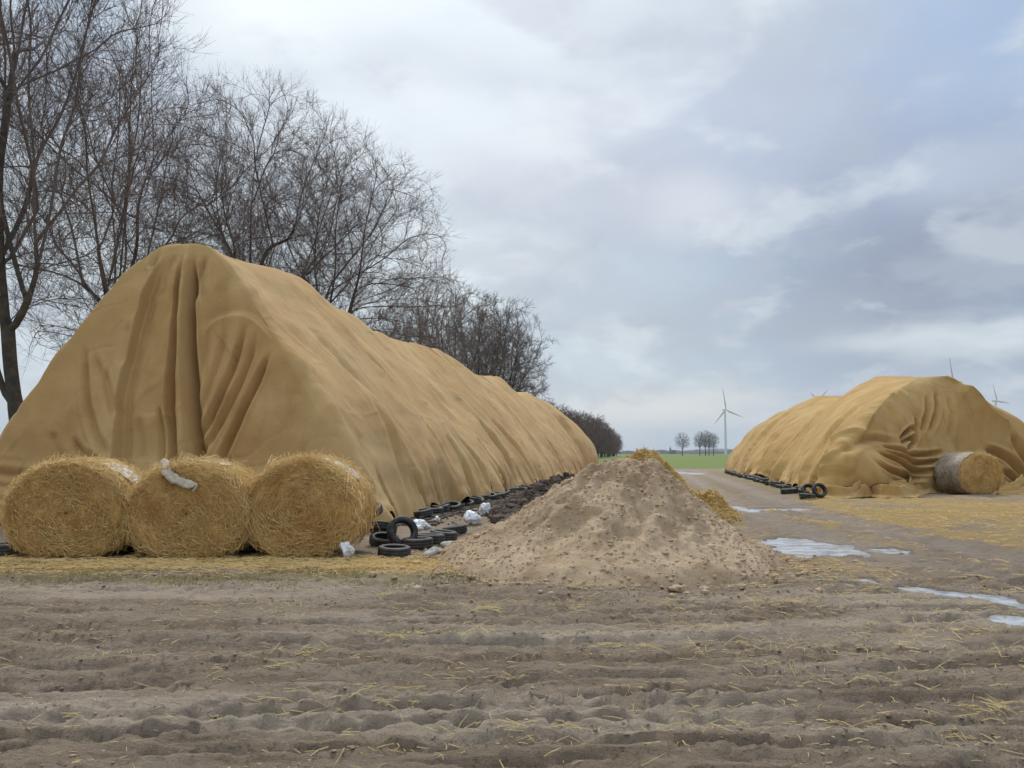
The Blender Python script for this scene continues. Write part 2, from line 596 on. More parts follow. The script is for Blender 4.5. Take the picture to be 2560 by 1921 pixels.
PUDDLES = [  # px, py, half width px, half height px (in the 1024 frame)
    (815, 548, 40, 8.5), (893, 551, 17, 4.0), (858, 552, 14, 3.0), (742, 508, 8, 4.0), (867, 579, 12, 3.2), (849, 583, 5, 2.0),
    (918, 588, 14, 3.2), (950, 592, 18, 3.0), (1003, 598, 22, 5.5), (1012, 617, 22, 5.0), (1040, 604, 22, 6), (690, 473, 14, 1.6),
    (780, 509, 40, 1.6)]
PUD = []
for (px, py, hw, hh) in PUDDLES:
    x0, y0 = ground_at(px, py)
    _, ya = ground_at(px, py + hh)
    _, yb = ground_at(px, py - hh)
    xa, _ = ground_at(px + hw, py)
    PUD.append((x0, (ya + yb) / 2, abs(xa - x0) * 0.9, (yb - ya) / 2 * 0.9))


def puddle_field(x, y):
    """>0 inside a puddle's hollow (soft, ragged)"""
    n = fbm(x * 2.2, y * 1.8, octaves=5, gain=0.65, seed=71) * 0.42
    r = np.full(np.shape(x), -9.0)
    for (cx, cy, rx, ry) in PUD:
        d = 1 - np.sqrt(((x - cx) / (rx * 1.12)) ** 2 + ((y - cy) / (ry * 1.12)) ** 2)
        r = np.maximum(r, d)
    return np.where(r > -2, r + n, r)


TRACK = [(14.5, 100.0)] + [ground_at(*p) for p in ((686, 470), (712, 482), (748, 499), (800, 519), (870, 540), (950, 557), (1040, 574), (1180, 598))]


def track_mask(x, y):
    """the cart track that leaves between the two stacks"""
    x = np.asarray(x, float)
    y = np.asarray(y, float)
    out = np.full(np.shape(x), 50.0)
    m = (y > 9) & (y < 130) & (np.abs(x) < 40)
    if np.any(m):
        xm, ym = x[m], y[m]
        best = np.full(xm.shape, 1e9)
        sg = np.zeros(xm.shape)
        for (x0, y0), (x1, y1) in zip(TRACK[:-1], TRACK[1:]):
            dx, dy = x1 - x0, y1 - y0
            t = np.clip(((xm - x0) * dx + (ym - y0) * dy) / (dx * dx + dy * dy), 0, 1)
            ex, ey = xm - x0 - t * dx, ym - y0 - t * dy
            d = np.hypot(ex, ey)
            k = d < best
            best = np.where(k, d, best)
            sg = np.where(k, np.sign(dx * ey - dy * ex), sg)
        out[m] = best * sg
    return out


def masks(x, y):
    n = fbm(x * 0.35, y * 0.35, octaves=4, seed=3)
    n2 = fbm(x * 0.9, y * 0.9, octaves=3, seed=9)
    straw = np.zeros_like(x)
    # band in front of the bales
    bandy = 12.5 + 0.25 * np.sin(x * 1.1)
    straw = np.maximum(straw, 1.0 * np.exp(-((y - bandy) / 0.95) ** 2) * sstep(x, 0.4, -1.6))
    # wide litter in front of the right stack
    rgn = sstep(y, 12.0, 16.0) * sstep(y, 33.0, 29.5) * sstep(x, 4.6 + 0.1 * n, 7.4)
    straw = np.maximum(straw, rgn * (0.84 + 0.35 * n))
    straw = np.maximum(straw, 0.75 * np.exp(-(((x - 8.5) / 3.0) ** 2 + ((y - 17) / 1.4) ** 2)))
    # thin litter between
    straw = np.maximum(straw, 0.46 * sstep(y, 8.5, 12.5) * sstep(y, 30, 16) * sstep(x, -1.5, 2.5) + 0.10 * n2)
    straw = np.maximum(straw, 0.16 + 0.14 * n2 * sstep(y, 4, 10))
    straw = np.maximum(straw, 0.5 * np.exp(-((y - 11.4) / 0.5) ** 2) * sstep(x, -2.5, 0.5) * sstep(x, 5, 3))
    tr = track_mask(x, y)
    rutm = np.exp(-((np.abs(tr) - 0.8) / 0.4) ** 2) * sstep(y, 9.5, 11) * sstep(y, 110, 90)
    swath = sstep(np.abs(tr), 2.1, 1.2) * sstep(y, 10, 13) * sstep(y, 110, 90)
    straw = straw * (1 - 0.55 * rutm) * (1 - 0.85 * swath * sstep(n2, -0.75, 0.25))
    straw = straw * sstep(y, 90, 60)
    grass = 0.75 * np.exp(-((y - 11.2 - 0.2 * n2) / 0.55) ** 2) * sstep(x, -0.5, -1.5) * sstep(x, -7.5, -6.0)
    grass = np.maximum(grass, 0.62 * sstep(y, 26, 34) * sstep(y, 97, 90) * (1 - rutm) * sstep(np.abs(tr), 6.0, 3.5) * sstep(x, 2, 4))
    grass = np.maximum(grass, 0.9 * sstep(x, -15.5, -17.0))
    wet = np.clip(0.55 * sstep(fbm(x * 0.22, y * 0.9, octaves=3, seed=41), 0.12, 0.7) * sstep(y, 14, 9), 0, 1)
    wet = np.maximum(wet, 0.7 * np.exp(-((x - 1.2) / 2.6) ** 2 - ((y - 7.55 - 0.06 * x) / 0.3) ** 2))
    wet = np.maximum(wet, 0.5 * np.exp(-((x + 1.2) / 2.2) ** 2 - ((y - 8.6 - 0.06 * x) / 0.22) ** 2))
    wet = np.maximum(wet, 0.35 * rutm)
    return straw, grass, wet


RUTS = []
_rr = random.Random(17)
_q = 4.72
while _q < 10.9:
    RUTS.append((_q, _rr.uniform(0.05, 0.105) * (0.8 + 0.05 * _q), _rr.uniform(0.035, 0.075)))
    _q += _rr.uniform(0.20, 0.42)


def rut_field(x, q):
    h = np.zeros(np.shape(x))
    ins = np.zeros(np.shape(x))
    for k, (q0, w, dp) in enumerate(RUTS):
        d = q - q0 - 0.10 * vnoise(x * 0.22, 0 * x + k * 3.7, seed=51) - 0.03 * fbm(x * 1.6, q * 3.0, octaves=3, seed=53)
        m = sstep(vnoise(x * 0.17 + k * 7.3, 0 * x + k * 1.9, seed=52), -0.35, 0.15)
        a = np.abs(d)
        i = 1 - sstep(a, w * 0.82, w * 1.12)
        h = h + m * (-dp * i + 0.38 * dp * np.exp(-((a - w * 1.45) / (0.42 * w)) ** 2))
        if k % 3 != 1:
            lug = np.sin((x / 0.21 + np.sign(d) * a * 2.2) * 2 * math.pi)
            h = h + m * i * 0.011 * sstep(lug, -0.2, 0.5)
        ins = np.maximum(ins, m * i)
    return h, ins


def rut_q(x, y):
    return y - 0.045 * x - 0.004 * x * x + 0.18 * vnoise(x * 0.22, y * 0.4, seed=5)


def gh(x, y):
    """height of the ground"""
    x = np.asarray(x, float)
    y = np.asarray(y, float)
    near = sstep(y, 15.5, 10.5) * sstep(np.abs(x), 40, 20)
    mid = sstep(y, 60, 30) * sstep(np.abs(x), 60, 40)
    q = y - 0.045 * x - 0.004 * x * x + 0.18 * vnoise(x * 0.22, y * 0.4, seed=5)
    # long wheel ruts running across
    r1 = vnoise(q * 2.1, x * 0.06, seed=21)
    r2 = vnoise(q * 4.3, x * 0.16, seed=22)
    mod = 0.55 + 0.45 * vnoise(x * 0.3, y * 0.5, seed=23)
    r3 = vnoise(q * 9.0, x * 0.22, seed=20)
    r4 = vnoise(q * 6.2, x * 0.09, seed=19)
    ruts = (0.022 * r1 + 0.014 * r2 * mod + 0.010 * r3 + 0.008 * r4) + rut_field(x, q)[0]
    ruts = ruts - 0.02 * sstep(r2 * 0.8 + 0.5 * fbm(x * 0.9, q * 3.0, octaves=3, seed=33), -0.25, -0.75)
    # lug prints in some strips
    strip = sstep(vnoise(q * 1.3, x * 0.05, seed=24), 0.1, 0.5) * sstep(vnoise(x * 0.35, y * 0.6, seed=25), -0.1, 0.4)
    lug = np.sin((x * 1.0 + np.abs(((q * 2.2) % 1.0) - 0.5) * 0.9) * 2 * math.pi / 0.27)
    ruts = ruts + 0.016 * strip * lug
    pit = -0.030 * sstep(fbm(x * 3.2, q * 8.0, octaves=4, gain=0.6, seed=58), 0.40, 0.62)
    # lumpy clods
    c1 = fbm(x * 2.0, y * 3.2, octaves=5, gain=0.55, seed=26)
    c2 = fbm(x * 6.5, y * 8.5, octaves=3, gain=0.55, seed=27)
    c3 = fbm(x * 0.45, q * 5.0, octaves=5, gain=0.6, seed=44)
    c4 = fbm(x * 15, y * 19, octaves=2, gain=0.6, seed=46)
    rough = 0.006 * c1 + 0.010 * c2 + 0.018 * c3 + 0.012 * c4 * (0.5 + 0.5 * sstep(vnoise(x * 0.8, q * 2.2, seed=47), -0.3, 0.4))
    hole = -0.065 * sstep(fbm(x * 0.7, q * 5.6, octaves=5, gain=0.55, seed=28), 0.40, 0.62)
    h = near * (ruts + rough + hole + pit)
    h = h + (1 - near) * mid * (0.04 * fbm(x * 0.8, y * 1.1, octaves=4, seed=29) + 0.028 * fbm(x * 3.2, y * 3.2, octaves=4, gain=0.6, seed=30))
    tr = track_mask(x, y)
    rutm = np.exp(-((np.abs(tr) - 0.8) / 0.32) ** 2) * sstep(y, 9.5, 11) * sstep(y, 110, 90)
    h = h - 0.075 * rutm * (0.7 + 0.5 * vnoise(x * 0.8, y * 0.8, seed=66)) + 0.045 * np.exp(-((np.abs(np.abs(tr) - 0.8) - 0.55) / 0.2) ** 2) * sstep(y, 9.5, 11) * sstep(y, 110, 90)
    # flat under the bales and the stacks
    fl = sstep(x, -1.6, -2.4) * sstep(y, 12.1, 12.9) * sstep(y, 20, 17)
    h = h * (1 - 0.8 * fl)
    pf = puddle_field(x, y)
    h = h * (1 - 0.9 * sstep(pf, -1.3, -0.5)) - 0.085 * sstep(pf, -0.22, 0.30)
    return h


def build_ground():
    ys = [-60, -30, -12, -5, 0, 2, 3.2, 4.0]
    y = 4.2
    while y < 75:
        ys.append(y)
        y += 0.0054 * y
    while y < 12000:
        ys.append(y)
        y *= 1.07
    ys.append(12000)
    xs = [0.0]
    x = 0.0
    st = 0.028
    while x < 12000:
        if x > 6.5:
            st *= 1.035
        if x > 60:
            st *= 1.15
        x += st
        xs.append(x)
    xs = np.array(xs)
    xs = np.concatenate((-xs[:0:-1], xs))
    ys = np.array(ys)
    X, Y = np.meshgrid(xs, ys)
    Z = gh(X, Y)
    v = np.stack((X, Y, Z), -1).reshape(-1, 3)
    me = mesh_from('ground', v, grid_faces(len(ys), len(xs)), 4)
    s, g, w = masks(X, Y)
    attr_float(me, 'straw', s.ravel())
    attr_float(me, 'grass', g.ravel())
    attr_float(me, 'wet', w.ravel())
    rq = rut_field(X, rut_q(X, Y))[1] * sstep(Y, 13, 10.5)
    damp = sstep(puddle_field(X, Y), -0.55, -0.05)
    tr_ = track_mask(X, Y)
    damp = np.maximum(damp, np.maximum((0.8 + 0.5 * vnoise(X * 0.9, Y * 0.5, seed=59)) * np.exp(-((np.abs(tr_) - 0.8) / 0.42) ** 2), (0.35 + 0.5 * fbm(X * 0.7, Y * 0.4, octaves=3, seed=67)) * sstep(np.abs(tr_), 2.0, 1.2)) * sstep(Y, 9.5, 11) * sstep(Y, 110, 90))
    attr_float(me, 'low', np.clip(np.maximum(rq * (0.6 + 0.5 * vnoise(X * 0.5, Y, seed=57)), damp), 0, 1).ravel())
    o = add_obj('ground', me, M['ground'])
    tag(o, 'muddy farm yard with wheel ruts and trodden straw', kind='structure')


build_ground()


def sheet(name, x0, x1, y0, y1, z, mat, label, wob=1.5, nx=120, ny=60):
    u = np.linspace(0, 1, nx)
    vv = np.linspace(0, 1, ny) ** 2
    X = x0 + (x1 - x0) * u[None, :] + 0 * vv[:, None]
    Y = y0 + (y1 - y0) * vv[:, None] + 0 * u[None, :]
    Y = Y + wob * vnoise(X * 0.15, 0 * X, seed=88) * (1 - vv[:, None])
    Z = z + 0.04 * (vnoise(X * 0.3, Y * 0.3, seed=4) + 1) * sstep(vv, 0, 0.02)[:, None]
    me = mesh_from(name, np.stack((X, Y, Z), -1).reshape(-1, 3), grid_faces(ny, nx), 4)
    o = add_obj(name, me, mat)
    tag(o, label, kind='structure')
    return o


sheet('field', -2, 900, 92, 1900, 0.02, M['field'], 'flat green winter crop field beyond the yard')
sheet('grass_verge', -700, -23, 5, 1500, 0.03, M['field'], 'green field behind the roadside trees')

for ip, (cx, cy, rx, ry) in enumerate(PUD):
    n = 40
    a = np.linspace(0, 2 * math.pi, n, endpoint=False)
    k = 1.6
    v = np.stack((cx + np.cos(a) * rx * k, cy + np.sin(a) * ry * k, np.full(n, -0.026 - 0.0013 * ip)), -1)
    me = mesh_from('puddle', v, np.arange(n), n)
    o = add_obj('puddle', me, M['water'])
    tag(o, 'shallow whitish half frozen puddle in the muddy yard', kind='structure')


# ------------------------------------------------------------------ covered stacks
def poly_dist(q, h, pts):
    """signed distance to a polyline in the (q,h) plane, plus 0..1 position along it"""
    pts = np.asarray(pts, float)
    seg = pts[1:] - pts[:-1]
    ln = np.linalg.norm(seg, axis=1)
    cum = np.concatenate(([0], np.cumsum(ln)))
    best = np.full(q.shape, 1e9)
    sd = np.zeros(q.shape)
    al = np.zeros(q.shape)
    for k in range(len(seg)):
        dx, dy = seg[k] / (ln[k] + 1e-9)
        rx, ry = q - pts[k, 0], h - pts[k, 1]
        t = np.clip(rx * dx + ry * dy, 0, ln[k])
        ex, ey = rx - t * dx, ry - t * dy
        d = np.hypot(ex, ey)
        sgn = np.sign(dx * ry - dy * rx)
        m = d < best
        best = np.where(m, d, best)
        sd = np.where(m, d * sgn, sd)
        al = np.where(m, (cum[k] + t) / cum[-1], al)
    return best, sd, al


def smooth_curve(pts, n=8):
    """Catmull-Rom through the given points"""
    p = np.asarray(pts, float)
    p = np.vstack((2 * p[0] - p[1], p, 2 * p[-1] - p[-2]))
    out = []
    for i in range(1, len(p) - 2):
        for t in np.linspace(0, 1, n, endpoint=False):
            a, b, c, d = p[i - 1], p[i], p[i + 1], p[i + 2]
            out.append(0.5 * ((2 * b) + (c - a) * t + (2 * a - 5 * b + 4 * c - d) * t * t + (3 * b - a - 3 * c + d) * t ** 3))
    out.append(p[-2])
    return np.array(out)


class Cover:
    """a fleece-covered stack: local s runs along the ridge away from us, q to the right"""
    def __init__(c, s0, qc, L, half, table, ridge_h, lean, ridge_half, corner=0.55, skew=0.0):
        c.skew, c.ls, c.wr, c.flare = skew, 1.0, 0.9, 0.08
        c.widen, c.rwiden, c.waist, c.bulge, c.low = 0.0, 0.0, None, 0.3, 0.14
        c.s0, c.qc, c.L, c.half, c.lean, c.rh, c.corner = s0, qc, L, half, lean, ridge_half, corner
        tb = np.array(table)
        hh = np.interp(np.linspace(0, 1, 400), np.linspace(0, 1, len(tb)), tb[:, 0])
        ww = np.interp(np.linspace(0, 1, 400), np.linspace(0, 1, len(tb)), tb[:, 1])
        k = np.hanning(31)
        k /= k.sum()
        for _ in range(2):
            hh = np.convolve(np.pad(hh, 15, mode='reflect', reflect_type='odd'), k, 'valid')
            ww = np.convolve(np.pad(ww, 15, mode='reflect', reflect_type='odd'), k, 'valid')
        arc = np.concatenate(([0], np.cumsum(np.hypot(np.diff(hh), np.diff(ww)))))
        arc /= arc[-1]
        c.arc, c.hh, c.ww = arc, hh, ww
        c.ridge_h = ridge_h
        c.front_folds, c.side_folds, c.side_bumps = [], [], []
        c.seed = 0

    def front_local(c, pts):
        """pixel points -> (q,h) on the leaning front plane, for measuring folds off the photograph"""
        out = []
        H = c.ridge_h(0.0)
        for (px, py) in pts:
            d = dir_of(px, py)
            A = ADIR
            # plane: s = s0 + lean*h/H
            ds = d.x * A[0] + d.y * A[1]
            dq = d.x * PDIR[0] + d.y * PDIR[1]
            t = (c.s0 + c.skew * (c.half - c.qc) + c.lean * CAM_H / H) / (ds - c.lean / H * d.z - c.skew * dq)
            p = np.array([d.x * t, d.y * t])
            out.append((float(p @ PDIR) - c.qc, CAM_H + d.z * t))
        return out

    def columns(c, s_a, s_b, front, nside_near=0.075, grow=0.0028, df=0.022, left_step=0.3):
        """outline samples: list of (base s, base q, ridge s, ridge q, side flag) for one sheet"""
        ss = [s_a]
        while ss[-1] < s_b:
            ss.append(ss[-1] + nside_near + grow * ss[-1])
        ss[-1] = s_b
        cols = []

        r_s = c.skew * c.half + c.lean

        def rs(s):
            return r_s + s * (c.L - c.lean - r_s) / c.L
        for s in ss[::-1]:
            if front and s < c.corner:
                continue
            cols.append((s, c.half, rs(s), c.rh, 0))
        if front:
            r = c.corner
            for a in np.linspace(0, math.pi / 2, 14)[1:-1]:
                f = a / (math.pi / 2)
                cols.append((r - r * math.sin(a), c.half - r + r * math.cos(a), rs(0) + (rs(r) - rs(0)) * (1 - f), c.rh, 1))
            nq = int(2 * (c.half - r) / df)
            for q in np.linspace(c.half - r, -c.half + r, nq):
                cols.append((0.0, q, rs(0), c.rh * q / (c.half - r), 2))
            for a in np.linspace(math.pi / 2, 0, 14)[1:-1]:
                f = a / (math.pi / 2)
                cols.append((r - r * math.sin(a), -(c.half - r + r * math.cos(a)), rs(0) + (rs(r) - rs(0)) * (1 - f), -c.rh, 3))
        for s in ss:
            if front and s < c.corner:
                continue
            cols.append((s, -c.half, rs(s), -c.rh, 4))
        cols = [(f_ + b_ * (c.L - f_) / c.L, q_ * (c.ls if q_ < 0 else 1), r1, r2, g_) for (b_, q_, r1, r2, g_) in cols for f_ in (c.skew * (q_ + c.half),)]
        return cols

    def far_cap(c):
        cols = []
        rs1 = c.L - c.lean
        for a in np.linspace(0, math.pi, 60):
            cols.append((c.L + 0.2 + 1.2 * math.sin(a), c.half * math.cos(a) * (c.ls if math.cos(a) < 0 else 1), rs1, c.rh * math.cos(a), 5))
        return cols

    def build(c, cols, nt=190, push=0.0, edge_s=None, fold_on=True):
        C = np.array(cols)
        bs, bq, rs, rq, fl = (C[:, k][None, :] for k in range(5))
        bq = bq * (1 + c.widen * np.clip(bs / c.L, 0, 1.1) * (bq > 0))
        rq = rq * (1 + c.rwiden * sstep(bs / c.L, 0.35, 1.0))
        if c.waist:
            ws = 1 - c.waist[2] * np.exp(-((bs - c.waist[0]) / c.waist[1]) ** 2)
            bq, rq = bq * ws, rq * ws
        tt = np.linspace(0, 1, nt)
        hf = np.interp(tt, c.arc, c.hh)[:, None]
        wf = np.interp(tt, c.arc, c.ww)[:, None]
        wf = np.clip(wf, 0, None)
        H = np.vectorize(c.ridge_h)(rs)
        # ragged front edge of an overlapping sheet
        if edge_s is not None:
            e = np.exp(-np.abs(bs - edge_s) / 0.8) * 0.55 * fbm(hf * 3.0 + 0 * bs, np.sign(bq) * 2.0 + 0 * hf, octaves=3, seed=int(edge_s * 7) + 3)
        else:
            e = 0
        s = rs + (bs - rs) * wf + e
        q = rq + (bq - rq) * wf
        z = hf * H
        P = np.stack((s + 0 * q, q + 0 * s, z + 0 * q), -1)

        def normals(P):
            du = np.gradient(P, axis=1)
            dv = np.gradient(P, axis=0)
            n = np.cross(dv, du)
            n /= np.linalg.norm(n, axis=-1, keepdims=True) + 1e-9
            return n
        N = normals(P)
        # make sure they point outwards
        out = np.stack((np.where(fl + 0 * hf == 2, -1.0, 0.0), np.sign(q) * 1.0, np.full(q.shape, 0.4)), -1)
        if np.mean(np.sum(N * out, -1)) < 0:
            N = -N
        top = (hf > 0.985)
        fade = sstep(tt, 1.0, 0.93)[:, None]
        S, Q, Hh = P[..., 0], P[..., 1], P[..., 2]
        d = c.low * fbm(S * 0.33, Q * 0.33, Hh * 0.33, octaves=3, seed=c.seed + 1) + 0.03 * fbm(S * 1.1, Q * 1.1, Hh * 1.1, octaves=3, seed=c.seed + 2)
        side = np.where(fl + 0 * hf == 2, 0.0, 1.0)
        front = 1 - side
        # fine sharp puckers in the cloth
        pk = np.abs(vnoise(S * 2.1 + Hh * 1.5, Q * 1.1 - Hh * 0.9, seed=c.seed + 61))
        pk2 = np.abs(vnoise(S * 4.3 - Hh * 1.0, Q * 2.3 + Hh * 1.9, seed=c.seed + 62))
        d = d + 0.030 * sstep(pk, 0.22, 0.0) * vnoise(S * 0.7, Q * 0.7, Hh * 0.7, seed=c.seed + 63) - 0.014 * sstep(pk2, 0.25, 0.0) * sstep(vnoise(S * 0.5, Q * 0.5, Hh * 0.5, seed=c.seed + 64), -0.1, 0.5)
        # soft long wrinkles that run down the slopes
        run = S + 0.25 * Hh + 0.4 * vnoise(S * 0.4, Hh * 0.6, seed=c.seed + 7)
        wr = np.abs(vnoise(run * 1.15, Hh * 0.16, seed=c.seed + 8))
        wr2 = np.abs(vnoise(run * 2.6 + 0.8 * vnoise(S * 0.8, Hh, seed=2), Hh * 0.3, seed=c.seed + 9))
        d = d + side * fade * c.wr * (0.13 * (0.45 - wr) * (0.35 + 0.65 * (1 - hf)) + 0.045 * (0.4 - wr2) * sstep(1 - hf, 0.05, 0.5))
        d = d + c.bulge * side * sstep(S, c.L * 0.7, c.L) * np.sin(np.clip(hf, 0, 1) * math.pi)
        # gathered hem
        hem = sstep(hf, 0.22, 0.0)
        hm = vnoise(S * 1.5, 0 * S, seed=c.seed + 12)
        pin = np.abs(vnoise(S * 0.85 + 0.15 * Hh, 0 * S + 3, seed=c.seed + 13))
        d = d + side * hem * (0.16 * hm * 0.5 - 0.30 * sstep(pin, 0.22, 0.0))
        for (f, pts, wd, amp, prof) in (c.side_folds if fold_on else []):
            best, sd, al = poly_dist(S, Hh, pts)
            m = np.sin(np.clip(al, 0.02, 0.98) * math.pi) ** 0.6 * (side if f == 0 else 1) * (np.sign(bq + 0 * hf) == (1 if c.vis > 0 else -1))
            d = d + amp * m * profile(sd / wd, prof)
        if np.any(front > 0) and fold_on:
            fw = np.where((fl + 0 * hf >= 1) & (fl + 0 * hf <= 3), 1.0, 0.0)
            for (pts, w0, w1, amp, prof, ends) in c.front_folds:
                best, sd, al = poly_dist(Q, Hh, pts)
                wd = (w0 + (w1 - w0) * al) * 0.72
                m = np.ones_like(al)
                if ends & 1:
                    m = m * sstep(al, 0.0, 0.25)
                if ends & 2:
                    m = m * sstep(al, 1.0, 0.75)
                d = d + 1.35 * fw * amp * m * profile(sd / wd, prof) * sstep(hf, 1.0, 0.90)
            for (cq, ch, rq_, rh_, amp) in c.side_bumps:
                d = d + fw * amp * np.exp(-((Q - cq) / rq_) ** 2 - ((Hh - ch) / rh_) ** 2)
            d = d + fw * (0.05 * fbm(Q * 0.9, Hh * 0.5, octaves=3, seed=c.seed + 31) + 0.018 * vnoise(Q * 3.5, Hh * 0.8, seed=c.seed + 32))
            # hem of the front flares forward
            d = d + fw * sstep(hf, 0.25, 0.0) * (c.flare + 0.12 * vnoise(Q * 1.4, Hh * 0.3, seed=c.seed + 33))
        if edge_s is not None:
            d = d + np.exp(-np.abs(bs - edge_s) / 0.5) * (0.05 * vnoise(Hh * 0.9, S * 0, seed=c.seed + 40) - 0.012) * sstep(hf, 1.0, 0.8)
        d = (d + push) * np.where(hf > 0.999, 0.6, 1.0)
        P = P + N * d[..., None]
        # hem scallops
        lift = sstep(hf, 0.10, 0.0) * (0.07 + 0.26 * np.clip(vnoise(S * 1.3 + Q * 0.7, 0 * S + 5, seed=c.seed + 50), 0, 1))
        P[..., 2] = np.maximum(P[..., 2] + lift, 0.02)
        w = (P[..., 0] + c.s0)[..., None] * ADIR + (P[..., 1] + c.qc)[..., None] * PDIR
        W = np.concatenate((w, P[..., 2:3]), -1)
        return W

    def mesh(c, name, W, crest=False):
        nr, nc = W.shape[:2]
        F = grid_faces(nr, nc)[:, ::-1]
        if crest:                                   # close the flat crest between the two ridge lines
            i = np.arange(nc // 2 - 1)
            b_ = (nr - 1) * nc
            F = np.vstack((F, np.stack((b_ + i + 1, b_ + i, b_ + nc - 1 - i, b_ + nc - 2 - i), -1)))
        me = mesh_from(name, W.reshape(-1, 3), F, 4)
        bm = bmesh.new()
        bm.from_mesh(me)
        bmesh.ops.remove_doubles(bm, verts=bm.verts, dist=0.004)
        bm.to_mesh(me)
        bm.free()
        me.polygons.foreach_set('use_smooth', np.ones(len(me.polygons), dtype=bool))
        return me


def profile(u, kind):
    if kind == 'valley':                 # a narrow crease with soft shoulders
        return -np.exp(-np.abs(u) ** 1.25) + 0.22 * np.exp(-((np.abs(u) - 2.1) / 0.8) ** 2)
    if kind == 'ridge':
        return np.exp(-np.abs(u) ** 1.5)
    if kind == 'stepr':                  # proud on the negative (right hand) side, falling off slowly
        return np.where(u < 0, np.exp(u * 0.42) * sstep(-u, 0, 0.35), -0.35 * np.exp(-(u / 0.8) ** 2) * sstep(u, 0, 0.3))
    if kind == 'stepl':
        return profile(-u, 'stepr')
    return 0 * u


def z1(pts):        # left close-up of the photograph -> 1024 frame
    return [((x * 0.5301) * 0.4, (560 + y * 0.5301) * 0.4) for x, y in pts]


def z3(pts):        # right close-up
    return [((1600 + x * 0.434) * 0.4, (860 + y * 0.434) * 0.4) for x, y in pts]


# ---- left stack
def ridge_left(s):
    return float(np.interp(s, [0, 1.5, 4, 7, 11, 13.5, 18, 22, 25, 28.5, 31, 37, 40, 42.5, 46, 50, 53], [6.6, 6.72, 6.85, 7.0, 6.62, 6.42, 6.5, 6.75, 6.72, 6.30, 6.35, 6.50, 6.2, 5.95, 6.2, 6.05, 5.6]))


left = Cover(s0=17.35, qc=-11.25, L=54, half=5.45, lean=1.5, ridge_half=0.42, corner=0.4,
             table=[(0, 1.0), (0.10, 0.965), (0.20, 0.91), (0.30, 0.835), (0.40, 0.75), (0.53, 0.615), (0.67, 0.47), (0.80, 0.315), (0.90, 0.19), (0.96, 0.10), (0.99, 0.045), (1.0, 0.0)],
             ridge_h=ridge_left)
left.vis = 1
left.ls = 0.83
left.widen, left.rwiden = 0.22, 3.6
left.wr = 0.2
left.low = 0.14
left.bulge = 0.75
left.flare = 0.35
left.seed = 100


def ff(c, pts, w0, w1, amp, prof, ends=3, zz=z1):
    c.front_folds.append((smooth_curve(c.front_local(zz(pts))), w0, w1, amp, prof, ends))


ff(left, [(874, 120), (866, 300), (860, 600), (850, 850), (852, 1130)], 0.07, 0.13, 0.26, 'valley', 1)
ff(left, [(925, 120), (930, 300), (936, 600), (950, 850), (960, 1090)], 0.07, 0.15, 0.36, 'valley', 1)
ff(left, [(895, 120), (896, 400), (900, 700), (905, 1100)], 0.14, 0.24, 0.13, 'ridge', 0)
ff(left, [(790, 140), (730, 380), (690, 600), (640, 850), (598, 1170)], 0.30, 0.42, 0.24, 'stepr', 1)
ff(left, [(425, 560), (455, 780), (490, 960), (590, 1165)], 0.09, 0.14, 0.13, 'valley', 3)
ff(left, [(470, 600), (560, 820), (610, 1000)], 0.10, 0.13, 0.08, 'valley', 3)
ff(left, [(545, 690), (590, 840), (625, 950)], 0.10, 0.12, 0.09, 'valley', 3)
ff(left, [(740, 200), (760, 130)], 0.1, 0.1, 0.1, 'valley', 0)
ff(left, [(1195, 470), (1130, 660), (1060, 850), (965, 1050)], 0.09, 0.08, 0.13, 'valley', 1)
ff(left, [(1245, 500), (1190, 680), (1110, 860), (985, 1080)], 0.09, 0.08, 0.10, 'valley', 1)
ff(left, [(1305, 590), (1230, 760), (1150, 930), (1060, 1110)], 0.08, 0.10, 0.15, 'valley', 1)
ff(left, [(1090, 480), (1060, 640), (1000, 850), (965, 1000)], 0.10, 0.09, 0.07, 'valley', 3)
ff(left, [(1010, 470), (990, 640), (970, 850)], 0.10, 0.12, 0.06, 'valley', 3)
ff(left, [(960, 540), (1020, 470), (1120, 435), (1220, 450), (1330, 560)], 0.35, 0.35, 0.07, 'stepr', 3)
ff(left, [(790, 860), (800, 980), (795, 1110)], 0.07, 0.10, 0.10, 'valley', 1)
ff(left, [(700, 900), (690, 1020), (680, 1150)], 0.12, 0.14, 0.06, 'valley', 3)
ff(left, [(285, 980), (300, 1070), (330, 1120)], 0.12, 0.14, 0.06, 'valley', 3)
ff(left, [(380, 1000), (420, 1080), (540, 1150)], 0.10, 0.14, 0.12, 'valley', 1)
ff(left, [(660, 480), (660, 620), (650, 720)], 0.16, 0.16, 0.06, 'valley', 3)
ff(left, [(0, 1180), (200, 1190), (420, 1130)], 0.14, 0.14, 0.11, 'valley', 0)
ff(left, [(0, 1230), (150, 1240), (400, 1200)], 0.12, 0.14, 0.10, 'valley', 0)
ff(left, [(850, 130), (800, 220), (770, 380)], 0.14, 0.2, 0.08, 'valley', 3)
ff(left, [(990, 150), (960, 250), (950, 400)], 0.12, 0.2, 0.12, 'valley', 3)

